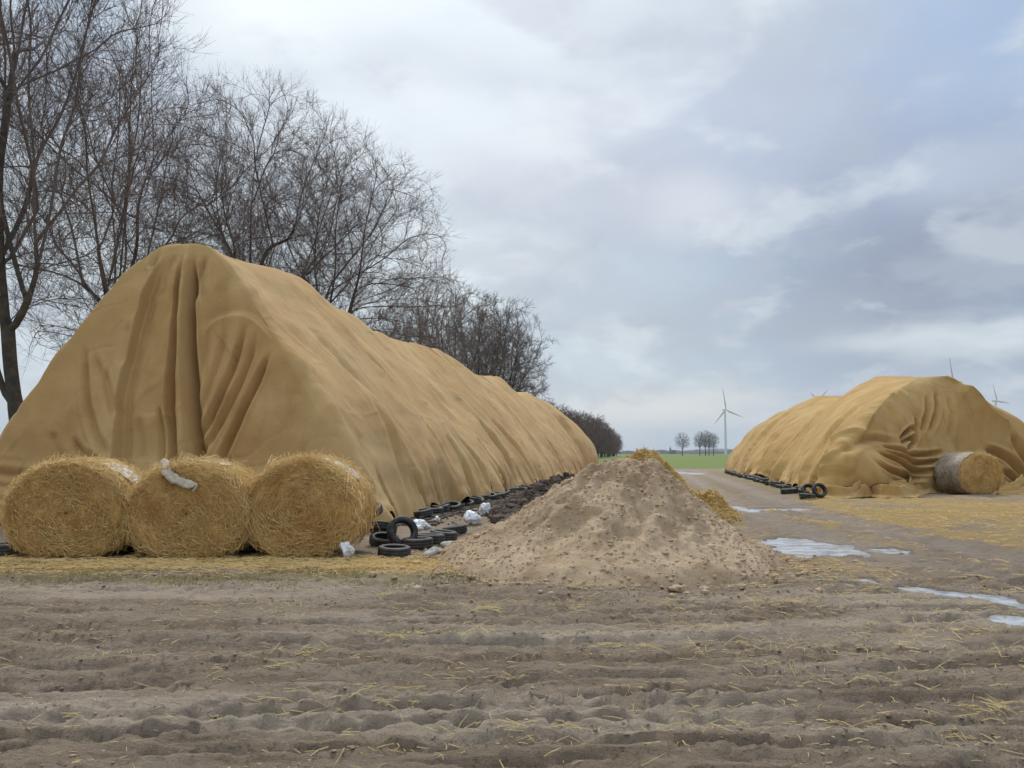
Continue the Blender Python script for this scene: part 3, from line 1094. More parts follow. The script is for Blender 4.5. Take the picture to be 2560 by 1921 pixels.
# sparse strong folds down the visible side: (kind, [(s,h)..], width, amplitude, profile)
rf = random.Random(5)
for (s0_, s1_, h0_, h1_, wd, am, pr) in (
        (2.2, 4.6, 5.4, 0.9, .28, .15, 'stepr'), (3.4, 3.0, 3.8, 0.2, .16, .14, 'valley'), (5.4, 7.6, 6.0, 2.0, .3, .14, 'stepr'),
        (8.6, 10.5, 5.9, 1.0, .3, .16, 'stepr'), (9.2, 9.4, 2.2, 0.0, .2, .26, 'valley'), (11.3, 11.9, 2.6, 0.0, .22, .30, 'valley'),
        (14.3, 14.8, 2.0, 0.0, .13, .50, 'valley'), (15.6, 15.9, 2.2, 0.0, .11, .40, 'valley'), (16.5, 18.4, 5.9, .8, .35, .18, 'stepr'), (17.2, 17.8, 3.0, 0.0, .25, .30, 'valley'),
        (20.5, 21.6, 3.2, 0.0, .3, .40, 'valley'), (22.0, 25.0, 5.9, .4, .4, .25, 'stepr'), (27.0, 29.0, 5.6, .2, .4, .28, 'stepr'), (31, 33.5, 5.5, .2, .45, .28, 'stepr'),
        (36, 38.0, 5.4, .2, .5, .3, 'stepr'), (41, 43, 5.2, .2, .5, .3, 'stepr'), (46, 47, 5, .2, .5, .3, 'valley')):
    mid = ((s0_ + s1_) / 2 + rf.uniform(-.3, .3), (h0_ + h1_) / 2)
    left.side_folds.append((0, smooth_curve([(s0_, h0_), mid, (s1_, h1_)]), wd, am * (0.7 if h0_ > 3.4 else 1), pr))
for k in range(22):
    s_ = rf.uniform(0.5, 48)
    h_ = rf.uniform(2.0, 5.8)
    l_ = rf.uniform(1.2, 3.5)
    ds = rf.uniform(0.0, 1.3)
    left.side_folds.append((0, smooth_curve([(s_, h_), (s_ + ds * .4 + rf.uniform(-.15, .15), h_ - l_ * .5), (s_ + ds, max(h_ - l_, 0))]), rf.uniform(.09, .26) * (1 + s_ * .012), rf.uniform(.05, .12), rf.choice(['stepr', 'stepl', 'valley', 'ridge'])))

root = empty('covered_straw_stack', tuple(17.35 * ADIR - 11.25 * PDIR) + (0,))
tag(root, 'tall long tan fleece covered stack rising behind three round bales', 'straw stack', 'fleece covered stacks')
inv = Matrix.Translation(-root.location)
bounds = [0, 12.6, 21.4, 33.0, 44.0, 54.0]
for k in range(5):
    a, b_ = bounds[k], bounds[k + 1] + (0.9 if k < 4 else 0)
    cols = left.columns(a, b_, k == 0)
    if k == 4:
        cap = left.far_cap()
        right = [cc for cc in cols if cc[4] == 0]
        lft = [cc for cc in cols if cc[4] == 4]
        # far end joins the two sides: left side, cap, right side
        seq = lft + cap[::-1] + right
        W = left.build(seq, push=0.010 * k, edge_s=a, nt=150)
        W = W[:, ::-1]
        me = left.mesh('cover_sheet', W, True)
        me.transform(inv)
        add_obj('cover_sheet', me, M['tarp'], root)
        continue
    if k == 0:
        W = left.build(cols, push=0.0, nt=210)
        me = left.mesh('cover_sheet', W, True)
    else:
        WR = left.build([cc for cc in cols if cc[4] == 0], push=0.010 * k, edge_s=a)
        WL = left.build([cc for cc in cols if cc[4] == 4], push=0.010 * k, edge_s=a)
        # one sheet over the ridge: right side rows up, left side rows down
        W = np.concatenate((WR[:, ::-1], WL[::-1][1:]), 0)
        me = left.mesh('cover_sheet', W[:, ::-1])
    me.transform(inv)
    add_obj('cover_sheet', me, M['tarp'], root)


# ---- right stack
def ridge_right(s):
    return float(np.interp(s, [0, 6.5, 8.5, 10.5, 12.5, 14.0, 15.2, 16.2, 17.6, 20.0, 22.5, 25.5, 29, 34, 37, 40, 44], [4.9, 4.95, 5.0, 5.2, 5.5, 5.65, 5.6, 5.0, 4.0, 3.7, 4.1, 5.0, 5.6, 5.6, 5.4, 5.0, 4.3]))


right = Cover(s0=32.7, qc=12.35, L=42, half=6.3, lean=2.0, ridge_half=0.5, corner=0.8, skew=0.85,
              table=[(0, 1.0), (0.12, 0.965), (0.25, 0.90), (0.40, 0.80), (0.55, 0.68), (0.70, 0.53), (0.82, 0.36), (0.91, 0.21), (0.97, 0.09), (0.99, 0.05), (1.0, 0.0)],
              ridge_h=ridge_right)
right.vis = -1
right.waist = (19.3, 2.8, 0.26)
right.seed = 300
# mound of slumped cloth at the near corner and swags over it
right.side_bumps += [(-4.0, 0.8, 1.9, 1.1, 0.65), (-2.2, 1.9, 1.2, 0.9, -0.15), (-0.6, 0.9, 1.2, 0.7, 0.15), (4.0, 2.0, 1.3, 1.5, 0.5)]
for (pts, w0, w1, amp, pr, e) in (
        ([(1110, 700), (1200, 600), (1290, 560), (1400, 570), (1500, 600)], .14, .18, .16, 'valley', 3),
        ([(1290, 625), (1400, 680), (1520, 735), (1680, 735)], .10, .12, .34, 'valley', 3),
        ([(1310, 610), (1440, 650), (1560, 690), (1740, 670)], .10, .12, .28, 'valley', 3),
        ([(1300, 590), (1440, 610), (1580, 640), (1760, 625)], .12, .12, .28, 'valley', 3),
        ([(1250, 650), (1330, 730), (1480, 770), (1650, 770)], .10, .12, .25, 'valley', 3),
        ([(1580, 420), (1575, 500), (1560, 590)], .12, .14, .40, 'valley', 3),
        ([(1480, 560), (1530, 500), (1570, 480)], .10, .10, .28, 'valley', 3),
        ([(1480, 575), (1540, 545), (1580, 535)], .09, .09, .24, 'valley', 3),
        ([(1520, 620), (1560, 570), (1580, 500)], .10, .10, .26, 'valley', 3),
        ([(1640, 290), (1640, 400), (1600, 520)], .12, .14, .22, 'valley', 3),
        ([(1690, 280), (1680, 400), (1650, 520)], .12, .14, .24, 'valley', 3),
        ([(1800, 210), (1850, 260), (1930, 360), (2010, 440)], .30, .35, .38, 'stepr', 1),
        ([(1750, 300), (1770, 420), (1760, 560)], .14, .18, .12, 'valley', 3),
        ([(1940, 600), (2050, 650), (2140, 740), (2210, 800)], .16, .18, .32, 'valley', 3),
        ([(2040, 720), (2120, 780), (2200, 830)], .12, .14, .30, 'valley', 3),
        ([(2060, 520), (2130, 640), (2210, 720)], .18, .2, .22, 'valley', 3),
        ([(1060, 850), (1070, 760), (1150, 650), (1260, 570)], .25, .25, .10, 'stepl', 3)):
    ff(right, pts, w0, w1, amp, pr, e, z3)
for (s0_, s1_, h0_, h1_, wd, am, pr) in (
        (3.0, 1.5, 4.2, .3, .35, .28, 'stepl'), (6.5, 4.0, 4.4, .2, .4, .22, 'stepl'), (9.5, 7.0, 4.0, 0, .35, .25, 'valley'), (14, 11, 4.6, 0, .5, .30, 'stepl'), (18.5, 15.5, 5, 0, .5, .3, 'valley'),
        (23.5, 19, 4.6, 0, .5, .38, 'stepl'), (26, 23, 4.0, 0, .4, .3, 'valley'), (30, 27, 5, 0, .5, .3, 'stepl'), (35, 33, 4.5, 0, .5, .25, 'valley')):
    right.side_folds.append((0, smooth_curve([(s0_, h0_), ((s0_ + s1_) / 2 + rf.uniform(-.3, .3), (h0_ + h1_) / 2), (s1_, h1_)]), wd, am, pr))
for k in range(40):
    s_ = rf.uniform(1.0, 40)
    h_ = rf.uniform(1.5, 4.8)
    l_ = rf.uniform(1.0, 2.6)
    right.side_folds.append((0, smooth_curve([(s_, h_), (s_ - l_ * .25 + rf.uniform(-.2, .2), h_ - l_ * .5), (s_ - l_ * .5, max(h_ - l_, 0))]), rf.uniform(.15, .4), rf.uniform(.06, .15), rf.choice(['stepr', 'stepl', 'valley', 'ridge'])))

root2 = empty('covered_straw_stack', tuple(30.6 * ADIR + 12.35 * PDIR) + (0,))
tag(root2, 'lower orange tan fleece covered stack with slumped crumpled front beside wrapped bale', 'straw stack', 'fleece covered stacks')
inv2 = Matrix.Translation(-root2.location)
rb = [0, 23.0, 42.0]
for k in range(2):
    a, b_ = rb[k], rb[k + 1] + (0.9 if k < 1 else 0)
    cols = right.columns(a, b_, k == 0, nside_near=0.14, grow=0.002, df=0.045)
    if k == 1:
        cap = right.far_cap()
        rr_ = [cc for cc in cols if cc[4] == 0]
        ll_ = [cc for cc in cols if cc[4] == 4]
        W = right.build(ll_ + cap[::-1] + rr_, push=0.012, edge_s=a, nt=120)[:, ::-1]
    else:
        W = right.build(cols, nt=160)
    me = right.mesh('cover_sheet', W, True)
    me.transform(inv2)
    add_obj('cover_sheet', me, M['tarp2'], root2)


# crumpled surplus cloth lying on the ground in front of the right stack
def crumple(name, path, width, height, seed, parent, inv_):
    path = np.asarray(path, float)
    sc_ = smooth_curve(path, 24)
    seg = np.linalg.norm(np.diff(sc_, axis=0), axis=1)
    L = seg.sum()
    u = np.concatenate(([0], np.cumsum(seg))) / L
    nu, nv = int(L / 0.035), 60
    uu = np.linspace(0, 1, nu)
    cx, cy = np.interp(uu, u, sc_[:, 0]), np.interp(uu, u, sc_[:, 1])
    tx, ty = np.gradient(cx), np.gradient(cy)
    ln = np.hypot(tx, ty)
    nx, ny = -ty / ln, tx / ln
    vv = np.linspace(-1, 1, nv)
    env = (np.sin(np.clip(uu, 0.0, 1) * math.pi) ** 0.35)[:, None]
    wdt = width * (0.75 + 0.35 * vnoise(uu * L * 0.7, 0 * uu, seed=seed))[:, None] * env
    X = cx[:, None] + nx[:, None] * vv[None] * wdt
    Y = cy[:, None] + ny[:, None] * vv[None] * wdt
    uL = uu[:, None] * L + 0 * vv[None]
    prof = np.sqrt(np.clip(1 - np.abs(vv) ** 2.6, 0, 1))[None]
    Z = 0.10 * prof + 0 * uL
    rr_ = np.random.default_rng(seed)
    for k in range(8):
        vc = np.linspace(-0.75, 0.75, 8)[k] + 0.35 * vnoise(uL * 0.9 + k * 5, 0 * uL + k, seed=seed + 1) + 0.10 * vnoise(uL * 3.0, 0 * uL + k, seed=seed + 4)
        hk = height * (0.35 + 0.45 * (1 - (np.linspace(-1, 1, 8)[k]) ** 2) + 0.45 * vnoise(uL * 1.3 + k * 3, 0 * uL + k, seed=seed + 2))
        wk = 0.13 + 0.05 * rr_.random()
        Z = np.maximum(Z, hk * np.exp(-np.abs((vv[None] - vc) / wk) ** 1.7))
    Z = Z * env * prof + 0.02
    X = X + 0.08 * vnoise(uL * 4, vv[None] * 4, seed=seed + 8)
    me = mesh_from(name, np.stack((X, Y, Z), -1).reshape(-1, 3), grid_faces(nu, nv)[:, ::-1], 4)
    me.transform(inv_)
    return add_obj(name, me, M['tarp2'], parent)


def gpath(pts):
    return [(a - 0.1, b - 0.75) for a, b in (ground_at(*p) for p in z3(pts))]


crumple('loose_hem', gpath([(985, 868), (1090, 880), (1230, 872), (1330, 868), (1480, 866), (1600, 850), (1700, 842), (1780, 838)]), 0.70, 0.62, 61, root2, inv2)
crumple('loose_hem', gpath([(1280, 868), (1400, 880), (1540, 866)]), 0.55, 0.55, 67, root2, inv2)
crumple('loose_hem', gpath([(1560, 842), (1660, 820), (1760, 836)]), 0.6, 0.75, 75, root2, inv2)
crumple('loose_hem', gpath([(2000, 868), (2080, 868), (2160, 862), (2260, 860), (2400, 855)]), 0.75, 0.7, 83, root2, inv2)


# ------------------------------------------------------------------ round bales
def make_bale(rx, rz, length, seed, n_straw=4800, fringe=1.0, band_droop=0.0):
    """bale in local space: axis along Y, near face at y = 0, base at z = 0; returns body mesh and straw mesh"""
    r_ = np.random.default_rng(seed)
    na = 120
    prof = [(0.02, 0.015), (0.15, 0.012), (0.3, 0.010), (0.45, 0.008), (0.6, 0.005), (0.72, 0.0), (0.82, 0.0), (0.90, 0.012), (0.955, 0.04), (0.985, 0.09), (1.0, 0.17)]
    prof = prof + [(1.0, t) for t in np.linspace(0.3, length - 0.2, 12)] + [(0.99, length - 0.08), (0.95, length - 0.02), (0.6, length), (0.02, length)]
    pr = np.array(prof)
    a = np.linspace(0, 2 * math.pi, na, endpoint=False)

    def ring(k, A):
        flat = np.where(np.sin(A) < -0.86, 0.86 / np.abs(np.sin(A) + 1e-9), 1.0)
        sq = 1 + 0.025 * np.sin(2 * A + seed) + 0.02 * np.sin(3 * A + seed * 2)
        return pr[k, 0] * rx * np.cos(A) * sq, pr[k, 0] * rz * np.sin(A) * flat * sq
    V = []
    for k in range(len(pr)):
        x, z = ring(k, a)
        y = np.full(na, pr[k, 1])
        n = fbm(x * 4, y * 4 + 10, z * 4, octaves=4, seed=seed)
        rad = 1 + 0.035 * n * min(1, pr[k, 0] * 1.2)
        V.append(np.stack((x * rad, y + (0.03 * n if pr[k, 1] < 0.1 else 0) - 0.02, z * rad), -1))
    V = np.array(V)
    zmin = V[..., 2].min()
    V[..., 2] -= zmin
    cz = -zmin
    me = mesh_from('straw_body', V.reshape(-1, 3), grid_faces(len(pr), na, wrap=True), 4)
    # stalks on the face (tangential), the rim and the barrel
    n1, n2 = int(n_straw * 0.52), int(n_straw * 0.48)
    rr = np.sqrt(r_.uniform(0.01, 1.0, n1)) * 0.98
    th = r_.uniform(0, 2 * math.pi, n1)
    flat = np.where(np.sin(th) < -0.86, 0.86 / np.abs(np.sin(th)), 1.0)
    cen = np.stack((rr * rx * np.cos(th), r_.uniform(-0.035, 0.0, n1), cz + rr * rz * np.sin(th) * flat), -1)
    tang = np.stack((-np.sin(th) * rx, r_.normal(0, 0.13, n1), np.cos(th) * rz), -1)
    rad = np.stack((np.cos(th), np.zeros(n1), np.sin(th)), -1)
    di = tang + rad * r_.normal(0, 0.75, (n1, 1))
    v1, f1 = straws(cen, di, r_.uniform(0.06, 0.26, n1), r_.uniform(0.005, 0.010, n1), np.tile([0, -1.0, 0], (n1, 1)), 0.2)
    th = r_.uniform(-0.75, math.pi + 0.75, n2)
    yy = np.where(r_.random(n2) < 0.45, r_.uniform(0.0, 0.22, n2), r_.uniform(0.1, length, n2))
    k = r_.uniform(0.99, 1.035, n2) * np.where(yy < 0.12, 0.955 + yy * 0.4, 1.0)
    cen = np.stack((k * rx * np.cos(th), yy, cz + k * rz * np.sin(th)), -1)
    tang = np.stack((-np.sin(th) * rx, r_.normal(0, 0.35, n2), np.cos(th) * rz), -1)
    nrm = np.stack((np.cos(th), np.zeros(n2), np.sin(th)), -1)
    di = tang + nrm * r_.normal(0, 0.42 * fringe, (n2, 1))
    hang = (r_.random(n2) < 0.18)[:, None] & (yy < 0.25)[:, None]
    di = np.where(hang, np.stack((r_.normal(0, .3, n2), -0.35 * np.ones(n2), -1.0 * np.ones(n2)), -1), di)
    v2, f2 = straws(cen, di, r_.uniform(0.08, 0.36, n2) * r_.choice([.7, 1, 1.3], n2), r_.uniform(0.005, 0.011, n2), nrm, 0.28)
    ms = mesh_from('loose_straw', np.vstack((v1, v2)), np.vstack((f1, f2 + len(v1))), 4, smooth=False)
    return me, ms, cz


def net_strip(rx, rz, cz, a0, a1, y0, y1, seed, lift=0.03, tear=0.25, name='net_wrap'):
    """torn strip of net wrap lying on the barrel between two angles"""
    na, ny = 60, 26
    A = np.linspace(a0, a1, na)[:, None]
    v = np.linspace(0, 1, ny)[None]
    t0 = y0 + tear * fbm(A * 2.2, 0 * A, octaves=4, seed=seed)
    t1 = y1 + tear * fbm(A * 2.6, 0 * A + 4, octaves=4, seed=seed + 1)
    yy = t0 + (t1 - t0) * v
    k = 1 + lift + 0.012 * fbm(A * 5 + 0 * v, yy * 6, octaves=3, seed=seed + 2)
    k = np.where(yy < 0.12, k - 0.35 * np.clip(0.12 - yy, 0, 1), k)
    X = rx * np.cos(A) * k
    Z = cz + rz * np.sin(A) * k
    P = np.stack((X + 0 * v, yy, Z + 0 * v), -1)
    me = mesh_from(name, P.reshape(-1, 3), grid_faces(na, ny), 4)
    return me


def place_bale(loc, rz_, rx, rz, length, seed, label, group, nets=(), **kw):
    root = empty('round_bale', loc, rz_)
    tag(root, label, 'straw bale', group)
    me, ms, cz = make_bale(rx, rz, length, seed, **kw)
    # body material uses object space centred on the axis
    me.transform(Matrix.Translation((0, 0, -cz)))
    b = add_obj('straw_body', me, M['bale'], root, (0, 0, cz))
    s = add_obj('loose_straw', ms, M['straw'], root)
    s['kind'] = 'stuff'
    for (a0, a1, y0, y1, sd, lf, tr_) in nets:
        m_ = net_strip(rx, rz, cz, a0, a1, y0, y1, sd, lf, tr_)
        o = add_obj('net_wrap', m_, M['net'], root)
        sol = o.modifiers.new('thickness', 'SOLIDIFY')
        sol.thickness = 0.006
    return root


BY = ground_at(184, 559)[1]
kx = BY / FPX


def bx(px):
    return at_depth(px, 559, BY)[0]


place_bale((bx(64), BY, -0.015), R(1.5), 0.95, 0.78, 1.25, 5, 'leftmost of the three round straw bales, pale net patch behind its crest', 'round straw bales in front of the tall stack',
           nets=[(0.55, 1.25, 0.35, 0.95, 1, .035, .12)])
place_bale((bx(185), BY - 0.03, -0.015), R(-1.0), 0.94, 0.785, 1.25, 8, 'middle of the three round straw bales, torn net curling over its front', 'round straw bales in front of the tall stack',
           nets=[(1.15, 1.75, 0.30, 0.85, 12, .035, .12)], fringe=1.4)
place_bale((bx(299), BY - 0.02, -0.015), R(-3.5), 0.86, 0.80, 1.40, 13, 'rightmost of the three round straw bales, white net strip along its top beside the tyres', 'round straw bales in front of the tall stack',
           nets=[(0.62, 1.42, 0.42, 0.85, 22, .035, .10)], n_straw=4400)
# torn curl of net on the face of the middle bale
def net_curl():
    pts = smooth_curve(np.array([(-0.52, 0.28, 0.71), (-0.36, 0.06, 0.66), (-0.30, -0.05, 0.55), (-0.17, -0.08, 0.44), (0.02, -0.08, 0.36), (0.16, -0.09, 0.33), (0.13, -0.07, 0.24)]), 10)
    n = len(pts)
    w = 0.05 + 0.035 * np.sin(np.linspace(0, 3.1, n)) + 0.004 * rng.normal(0, 1, n)
    w = w * np.linspace(1.1, 0.5, n) * (1 + 0.2 * vnoise(np.arange(n) * 0.3, np.zeros(n), seed=3))
    t = np.gradient(pts, axis=0)
    t /= np.linalg.norm(t, axis=1, keepdims=True)
    s = np.cross(t, np.array([0, -1.0, 0.3]))
    rows = [pts + s * (w[:, None] * k) + np.array([0, 0.012, 0]) * 0.5 * vnoise(np.arange(n) * 0.4 + k * 7, np.zeros(n), seed=8)[:, None] for k in (-1, -0.4, 0.4, 1)]
    V = np.stack(rows, 1)
    me = mesh_from('net_tear', V.reshape(-1, 3), grid_faces(n, 4), 4)
    return me


mid_bale = [o for o in col.objects if o.name == 'round_bale.001'][0]
o = add_obj('net_tear', net_curl(), M['nettear'], mid_bale, (0, 0, 0.80))
o.modifiers.new('thickness', 'SOLIDIFY').thickness = 0.008

# the wrapped bale leaning on the right stack
gx, gy = ground_at(*z3([(1900, 868)])[0])
rbale = place_bale((gx + 0.42, gy - 0.2, -0.02), R(12), 0.92, 0.85, 1.6, 31, 'lone round straw bale in grey white wrap resting against the lower stack', None,
                   nets=[(0.75, 3.9, 0.14, 1.52, 41, .05, .04)], n_straw=2600)
rwrap = [o for o in rbale.children if o.name.startswith('net_wrap')][0]
rwrap.data.materials.clear()
rwrap.data.materials.append(M['wrap'])


# ------------------------------------------------------------------ heaps
def heap(name, cx, cy, rx, ry, h, mat, seed, label, cat, shape=None, nz=0.12, nr=110, na=260, apex=(0, 0), rot=0.0, power=1.15):
    u = np.linspace(0, 1.12, nr)[:, None]
    a = np.linspace(0, 2 * math.pi, na, endpoint=False)[None]
    lob = 1 + 0.10 * np.sin(2 * a + seed) + 0.07 * np.sin(3 * a + 2 * seed) + 0.06 * vnoise(np.cos(a) * 2.2, np.sin(a) * 2.2, seed=seed)
    X = u * rx * np.cos(a) * lob
    Y = u * ry * np.sin(a) * lob
    X = X + apex[0] * (1 - u)
    Y = Y + apex[1] * (1 - u)
    c, s = math.cos(rot), math.sin(rot)
    X, Y = X * c - Y * s, X * s + Y * c
    k = np.clip(1 - u, -0.12, 1)
    base = np.where(k > 0, k ** power, 0)
    base = base - 0.09 * np.exp(-(u / 0.13) ** 2)       # blunt top
    foot = 0.10 * np.exp(-((u - 0.93) / 0.12) ** 2)     # spread foot
    Z = h * (base + foot * 0.45)
    rill = vnoise(a * 6 / math.pi * 3 + 0.6 * vnoise(u * 5, a * 3, seed=seed), u * 2.5, seed=seed + 3)
    wx, wy = X + cx, Y + cy
    env = np.clip(base * 2.2, 0.0, 1) * np.clip(1.15 - np.exp(-(u / 0.06) ** 2), 0, 1)
    Z = Z + nz * env * (0.55 * fbm(wx * 1.4, wy * 1.4, octaves=5, seed=seed + 5) + 0.45 * rill * sstep(u, .05, .3) + 0.35 * fbm(wx * 5, wy * 5, octaves=4, seed=seed + 6))
    Z = Z + 0.02 * fbm(wx * 9, wy * 9, octaves=3, seed=seed + 8) * (u < 1.0)
    Z = Z - 0.16 * sstep(u, 0.90, 1.1)
    Z[0, :] = Z[0].mean()
    P = np.stack((X, Y, Z), -1)
    me = mesh_from(name, P.reshape(-1, 3), grid_faces(nr, na, wrap=True), 4)
    o = add_obj(name, me, mat, None, (cx, cy, 0.0))
    tag(o, label, cat)
    return o, P


def scatter_on(P, n, seed, lo=0.0, hi=1.0, bias=1.0):
    r_ = np.random.default_rng(seed)
    nr, na = P.shape[:2]
    i = (nr * (lo + (hi - lo) * r_.random(n) ** bias) * 0.89).astype(int).clip(0, nr - 1)
    j = r_.integers(0, na, n)
    return P[i, j]


sx, sy = ground_at(602, 566)
sx, sy = 1.30, 13.1
sand, SP = heap('sand_heap', sx, sy, 2.78, 2.5, 1.70, M['sand'], 4, 'brown sandy soil heap with clods standing in the middle of the yard', 'soil heap', apex=(0.5, 0.0), nz=0.19, nr=170, na=420, power=1.08)
cc = scatter_on(SP, 5200, 3, 0.1, 1.08, 0.6)
v, f = lumps(cc, np.abs(rng.normal(0, 0.012, len(cc))) + 0.006, 1, 0.8, 0.3, 5)
me = mesh_from('clods', v, f, 3, smooth=False)
tag(add_obj('clods', me, M['clod_sand'], sand), kind='stuff')
cc = scatter_on(SP, 260, 8, 0.45, 1.1, 0.6)
v, f = lumps(cc, np.abs(rng.normal(0, 0.022, len(cc))) + 0.012, 1, 0.7, 0.3, 6)
me = mesh_from('lumps', v, f, 3, smooth=False)
tag(add_obj('lumps', me, M['clod_sand'], sand), kind='stuff')

# dark muck bank between the sand and the tall stack
dk, DP = heap('muck_heap', 0.95, 23.0, 1.35, 4.6, 0.95, M['manure'], 9, 'dark brown muck bank between sand heap and tall covered stack', 'muck heap', apex=(0.1, 1.0), rot=-AX - 0.13, nz=0.3, power=0.85)
cc = scatter_on(DP, 900, 15, 0.02, 1.0, 0.8)
v, f = lumps(cc, np.abs(rng.normal(0, 0.05, len(cc))) + 0.025, 1, 0.8, 0.35, 7)
tag(add_obj('clods', mesh_from('clods', v, f, 3, smooth=False), M['clod_dark'], dk), kind='stuff')

# straw heaps behind the sand
x_, y_, _ = at_depth(641, 453, 27.0)
h1, P1 = heap('straw_heap', x_, y_, 1.55, 1.5, 1.95, M['heapstraw'], 21, 'tall loose straw heap peeping over the crest of the sand heap', 'straw heap', nz=0.3, power=0.75)
x_, y_, _ = at_depth(700, 500, 20.5)
h2, P2 = heap('straw_heap', x_, y_, 0.98, 1.15, 0.72, M['heapstraw'], 23, 'small loose straw heap at the right foot of the sand heap', 'straw heap', nz=0.25, power=0.8)
for (hp, PP, n) in ((h1, P1, 1200), (h2, P2, 1100)):
    c_ = scatter_on(PP, n, 33, 0.02, 1.05, 0.6)
    v, f = straws(c_, rng.normal(0, 1, (n, 3)) * np.array([1, 1, 0.5]), rng.uniform(0.12, 0.35, n), rng.uniform(0.008, 0.014, n), np.tile([0, 0, 1.0], (n, 1)), 0.2)
    tag(add_obj('loose_straw', mesh_from('loose_straw', v, f, 4, False), M['straw'], hp), kind='stuff')


# ------------------------------------------------------------------ tyres
def tyre_mesh(R_=0.30, W_=0.19, rim=0.185):
    """tyre lying flat, base at z = 0; tread blocks are raised"""
    na = 72
    half = W_ / 2
    pr = [(rim, -half * 0.62), (rim + 0.012, -half * 0.86), (rim + 0.045, -half * 1.0), (R_ - 0.045, -half * 0.98), (R_ - 0.014, -half * 0.86), (R_, -half * 0.66), (R_, -half * 0.34), (R_ - 0.009, -half * 0.3),
          (R_ - 0.009, -half * 0.24), (R_, -half * 0.2), (R_, half * 0.2), (R_ - 0.009, half * 0.24), (R_ - 0.009, half * 0.3), (R_, half * 0.34), (R_, half * 0.66), (R_ - 0.014, half * 0.86), (R_ - 0.045, half * 0.98),
          (rim + 0.045, half * 1.0), (rim + 0.012, half * 0.86), (rim, half * 0.62), (rim + 0.03, half * 0.5), (R_ - 0.03, half * 0.6), (R_ - 0.025, 0), (R_ - 0.03, -half * 0.6), (rim + 0.03, -half * 0.5)]
    pr = np.array(pr)
    a = np.linspace(0, 2 * math.pi, na, endpoint=False)
    rr = pr[:, 0][:, None] + np.where((np.arange(len(pr)) >= 4) & (np.arange(len(pr)) <= 15), 1, 0)[:, None] * np.where(np.arange(na) % 3 == 0, -0.007, 0)[None]
    X, Y = rr * np.cos(a), rr * np.sin(a)
    Z = pr[:, 1][:, None] + half + 0 * a
    P = np.stack((X, Y, Z), -1)
    f = grid_faces(len(pr), na, wrap=True)
    last = (len(pr) - 1) * na
    j = np.arange(na)
    j2 = (j + 1) % na
    f2 = np.stack((last + j, last + j2, j2, j), -1)
    return mesh_from('tyre', P.reshape(-1, 3), np.vstack((f, f2)), 4)


TY = tyre_mesh()
TY.materials.append(M['rubber'])


def tyre(x, y, z=0.0, rot=(0, 0, 0), sc=1.0, label='', group='old tyres weighing down the tall cover'):
    o = add_obj('tyre', TY)
    o.location = (x, y, z)
    o.rotation_euler = rot
    o.scale = (sc, sc, sc)
    tag(o, label, 'tyre', group)
    return o


def z2(p):
    return ((760 + p[0] * 0.4069) * 0.4, (1040 + p[1] * 0.4069) * 0.4)


def g2(p):
    return ground_at(*z2(p))


x, y = g2((540, 875))
tyre(x, y + 0.25, 0.0, (R(3), R(2), 0), 0.86, 'flat lying black tyre nearest the camera at the foot of the right bale')
x, y = g2((592, 812))
tyre(x, y + 0.05, 0.25, (R(68), R(8), R(24)), 0.88, 'black tyre leaning upright with its hole showing, beside the right bale')
x, y = g2((480, 805))
tyre(x, y + 0.2, 0.02, (R(12), R(5), 0), 0.86, 'black tyre lying under the leaning tyre, half behind the right bale')
tyre(x - 0.05, y + 0.25, 0.22, (R(-14), R(14), R(30)), 0.86, 'black tyre on top of the pile behind the leaning tyre')
x, y = g2((455, 690))
tyre(x, y - 1.0, 0.36, (R(20), R(-12), 0), 0.9, 'uppermost black tyre of the pile touching the cover hem')
# the row along the hem
i = 0
row = [((690, 825), 0.02), ((765, 800), 0.03), ((850, 765), 0.0), ((925, 735), 0.02)]
rlab = ['first greenish tyre of the hem row, by the white plastic scrap', 'second tyre of the hem row, next to a yellow straw patch', 'third tyre of the hem row along the tall stack', 'fourth tyre of the hem row, before the gap under the cover']
for (p, z), lb in zip(row, rlab):
    x, y = g2(p)
    tyre(x, y + 0.2, z, (R(random.uniform(-8, 8)), R(random.uniform(-8, 8)), random.uniform(0, 3)), random.uniform(0.82, 0.95), lb)
for k in range(30):
    s_ = 3.2 + k * 0.62 + random.uniform(-.1, .1)
    qq = left.qc + left.half * (1 + left.widen * s_ / left.L) - 0.06 + random.uniform(-.15, .12)
    p_ = (left.s0 + s_) * ADIR + qq * PDIR
    tyre(p_[0], p_[1], random.uniform(-.02, .05), (R(random.uniform(-14, 14)), R(random.uniform(-14, 14)), random.uniform(0, 3)), random.uniform(0.9, 1.08),
         'old tyre in the long row tucked under the hem of the tall stack')
n = 1500
s_ = rng.uniform(0.6, 20.0, n)
q_ = left.qc + left.half * (1 + left.widen * s_ / left.L) + rng.normal(0.35, 0.32, n)
xy = (left.s0 + s_)[:, None] * ADIR + q_[:, None] * PDIR
v, f = lumps(np.stack((xy[:, 0], xy[:, 1], gh(xy[:, 0], xy[:, 1]) + 0.01), -1), np.abs(rng.normal(0, 0.04, n)) + 0.02, 1, 0.6, 0.35, 77)
tag(add_obj('dark_debris', mesh_from('dark_debris', v, f, 3, False), M['clod_dark']), 'dark rotten debris strewn among the tyres along the tall stack', 'debris', kind='stuff')
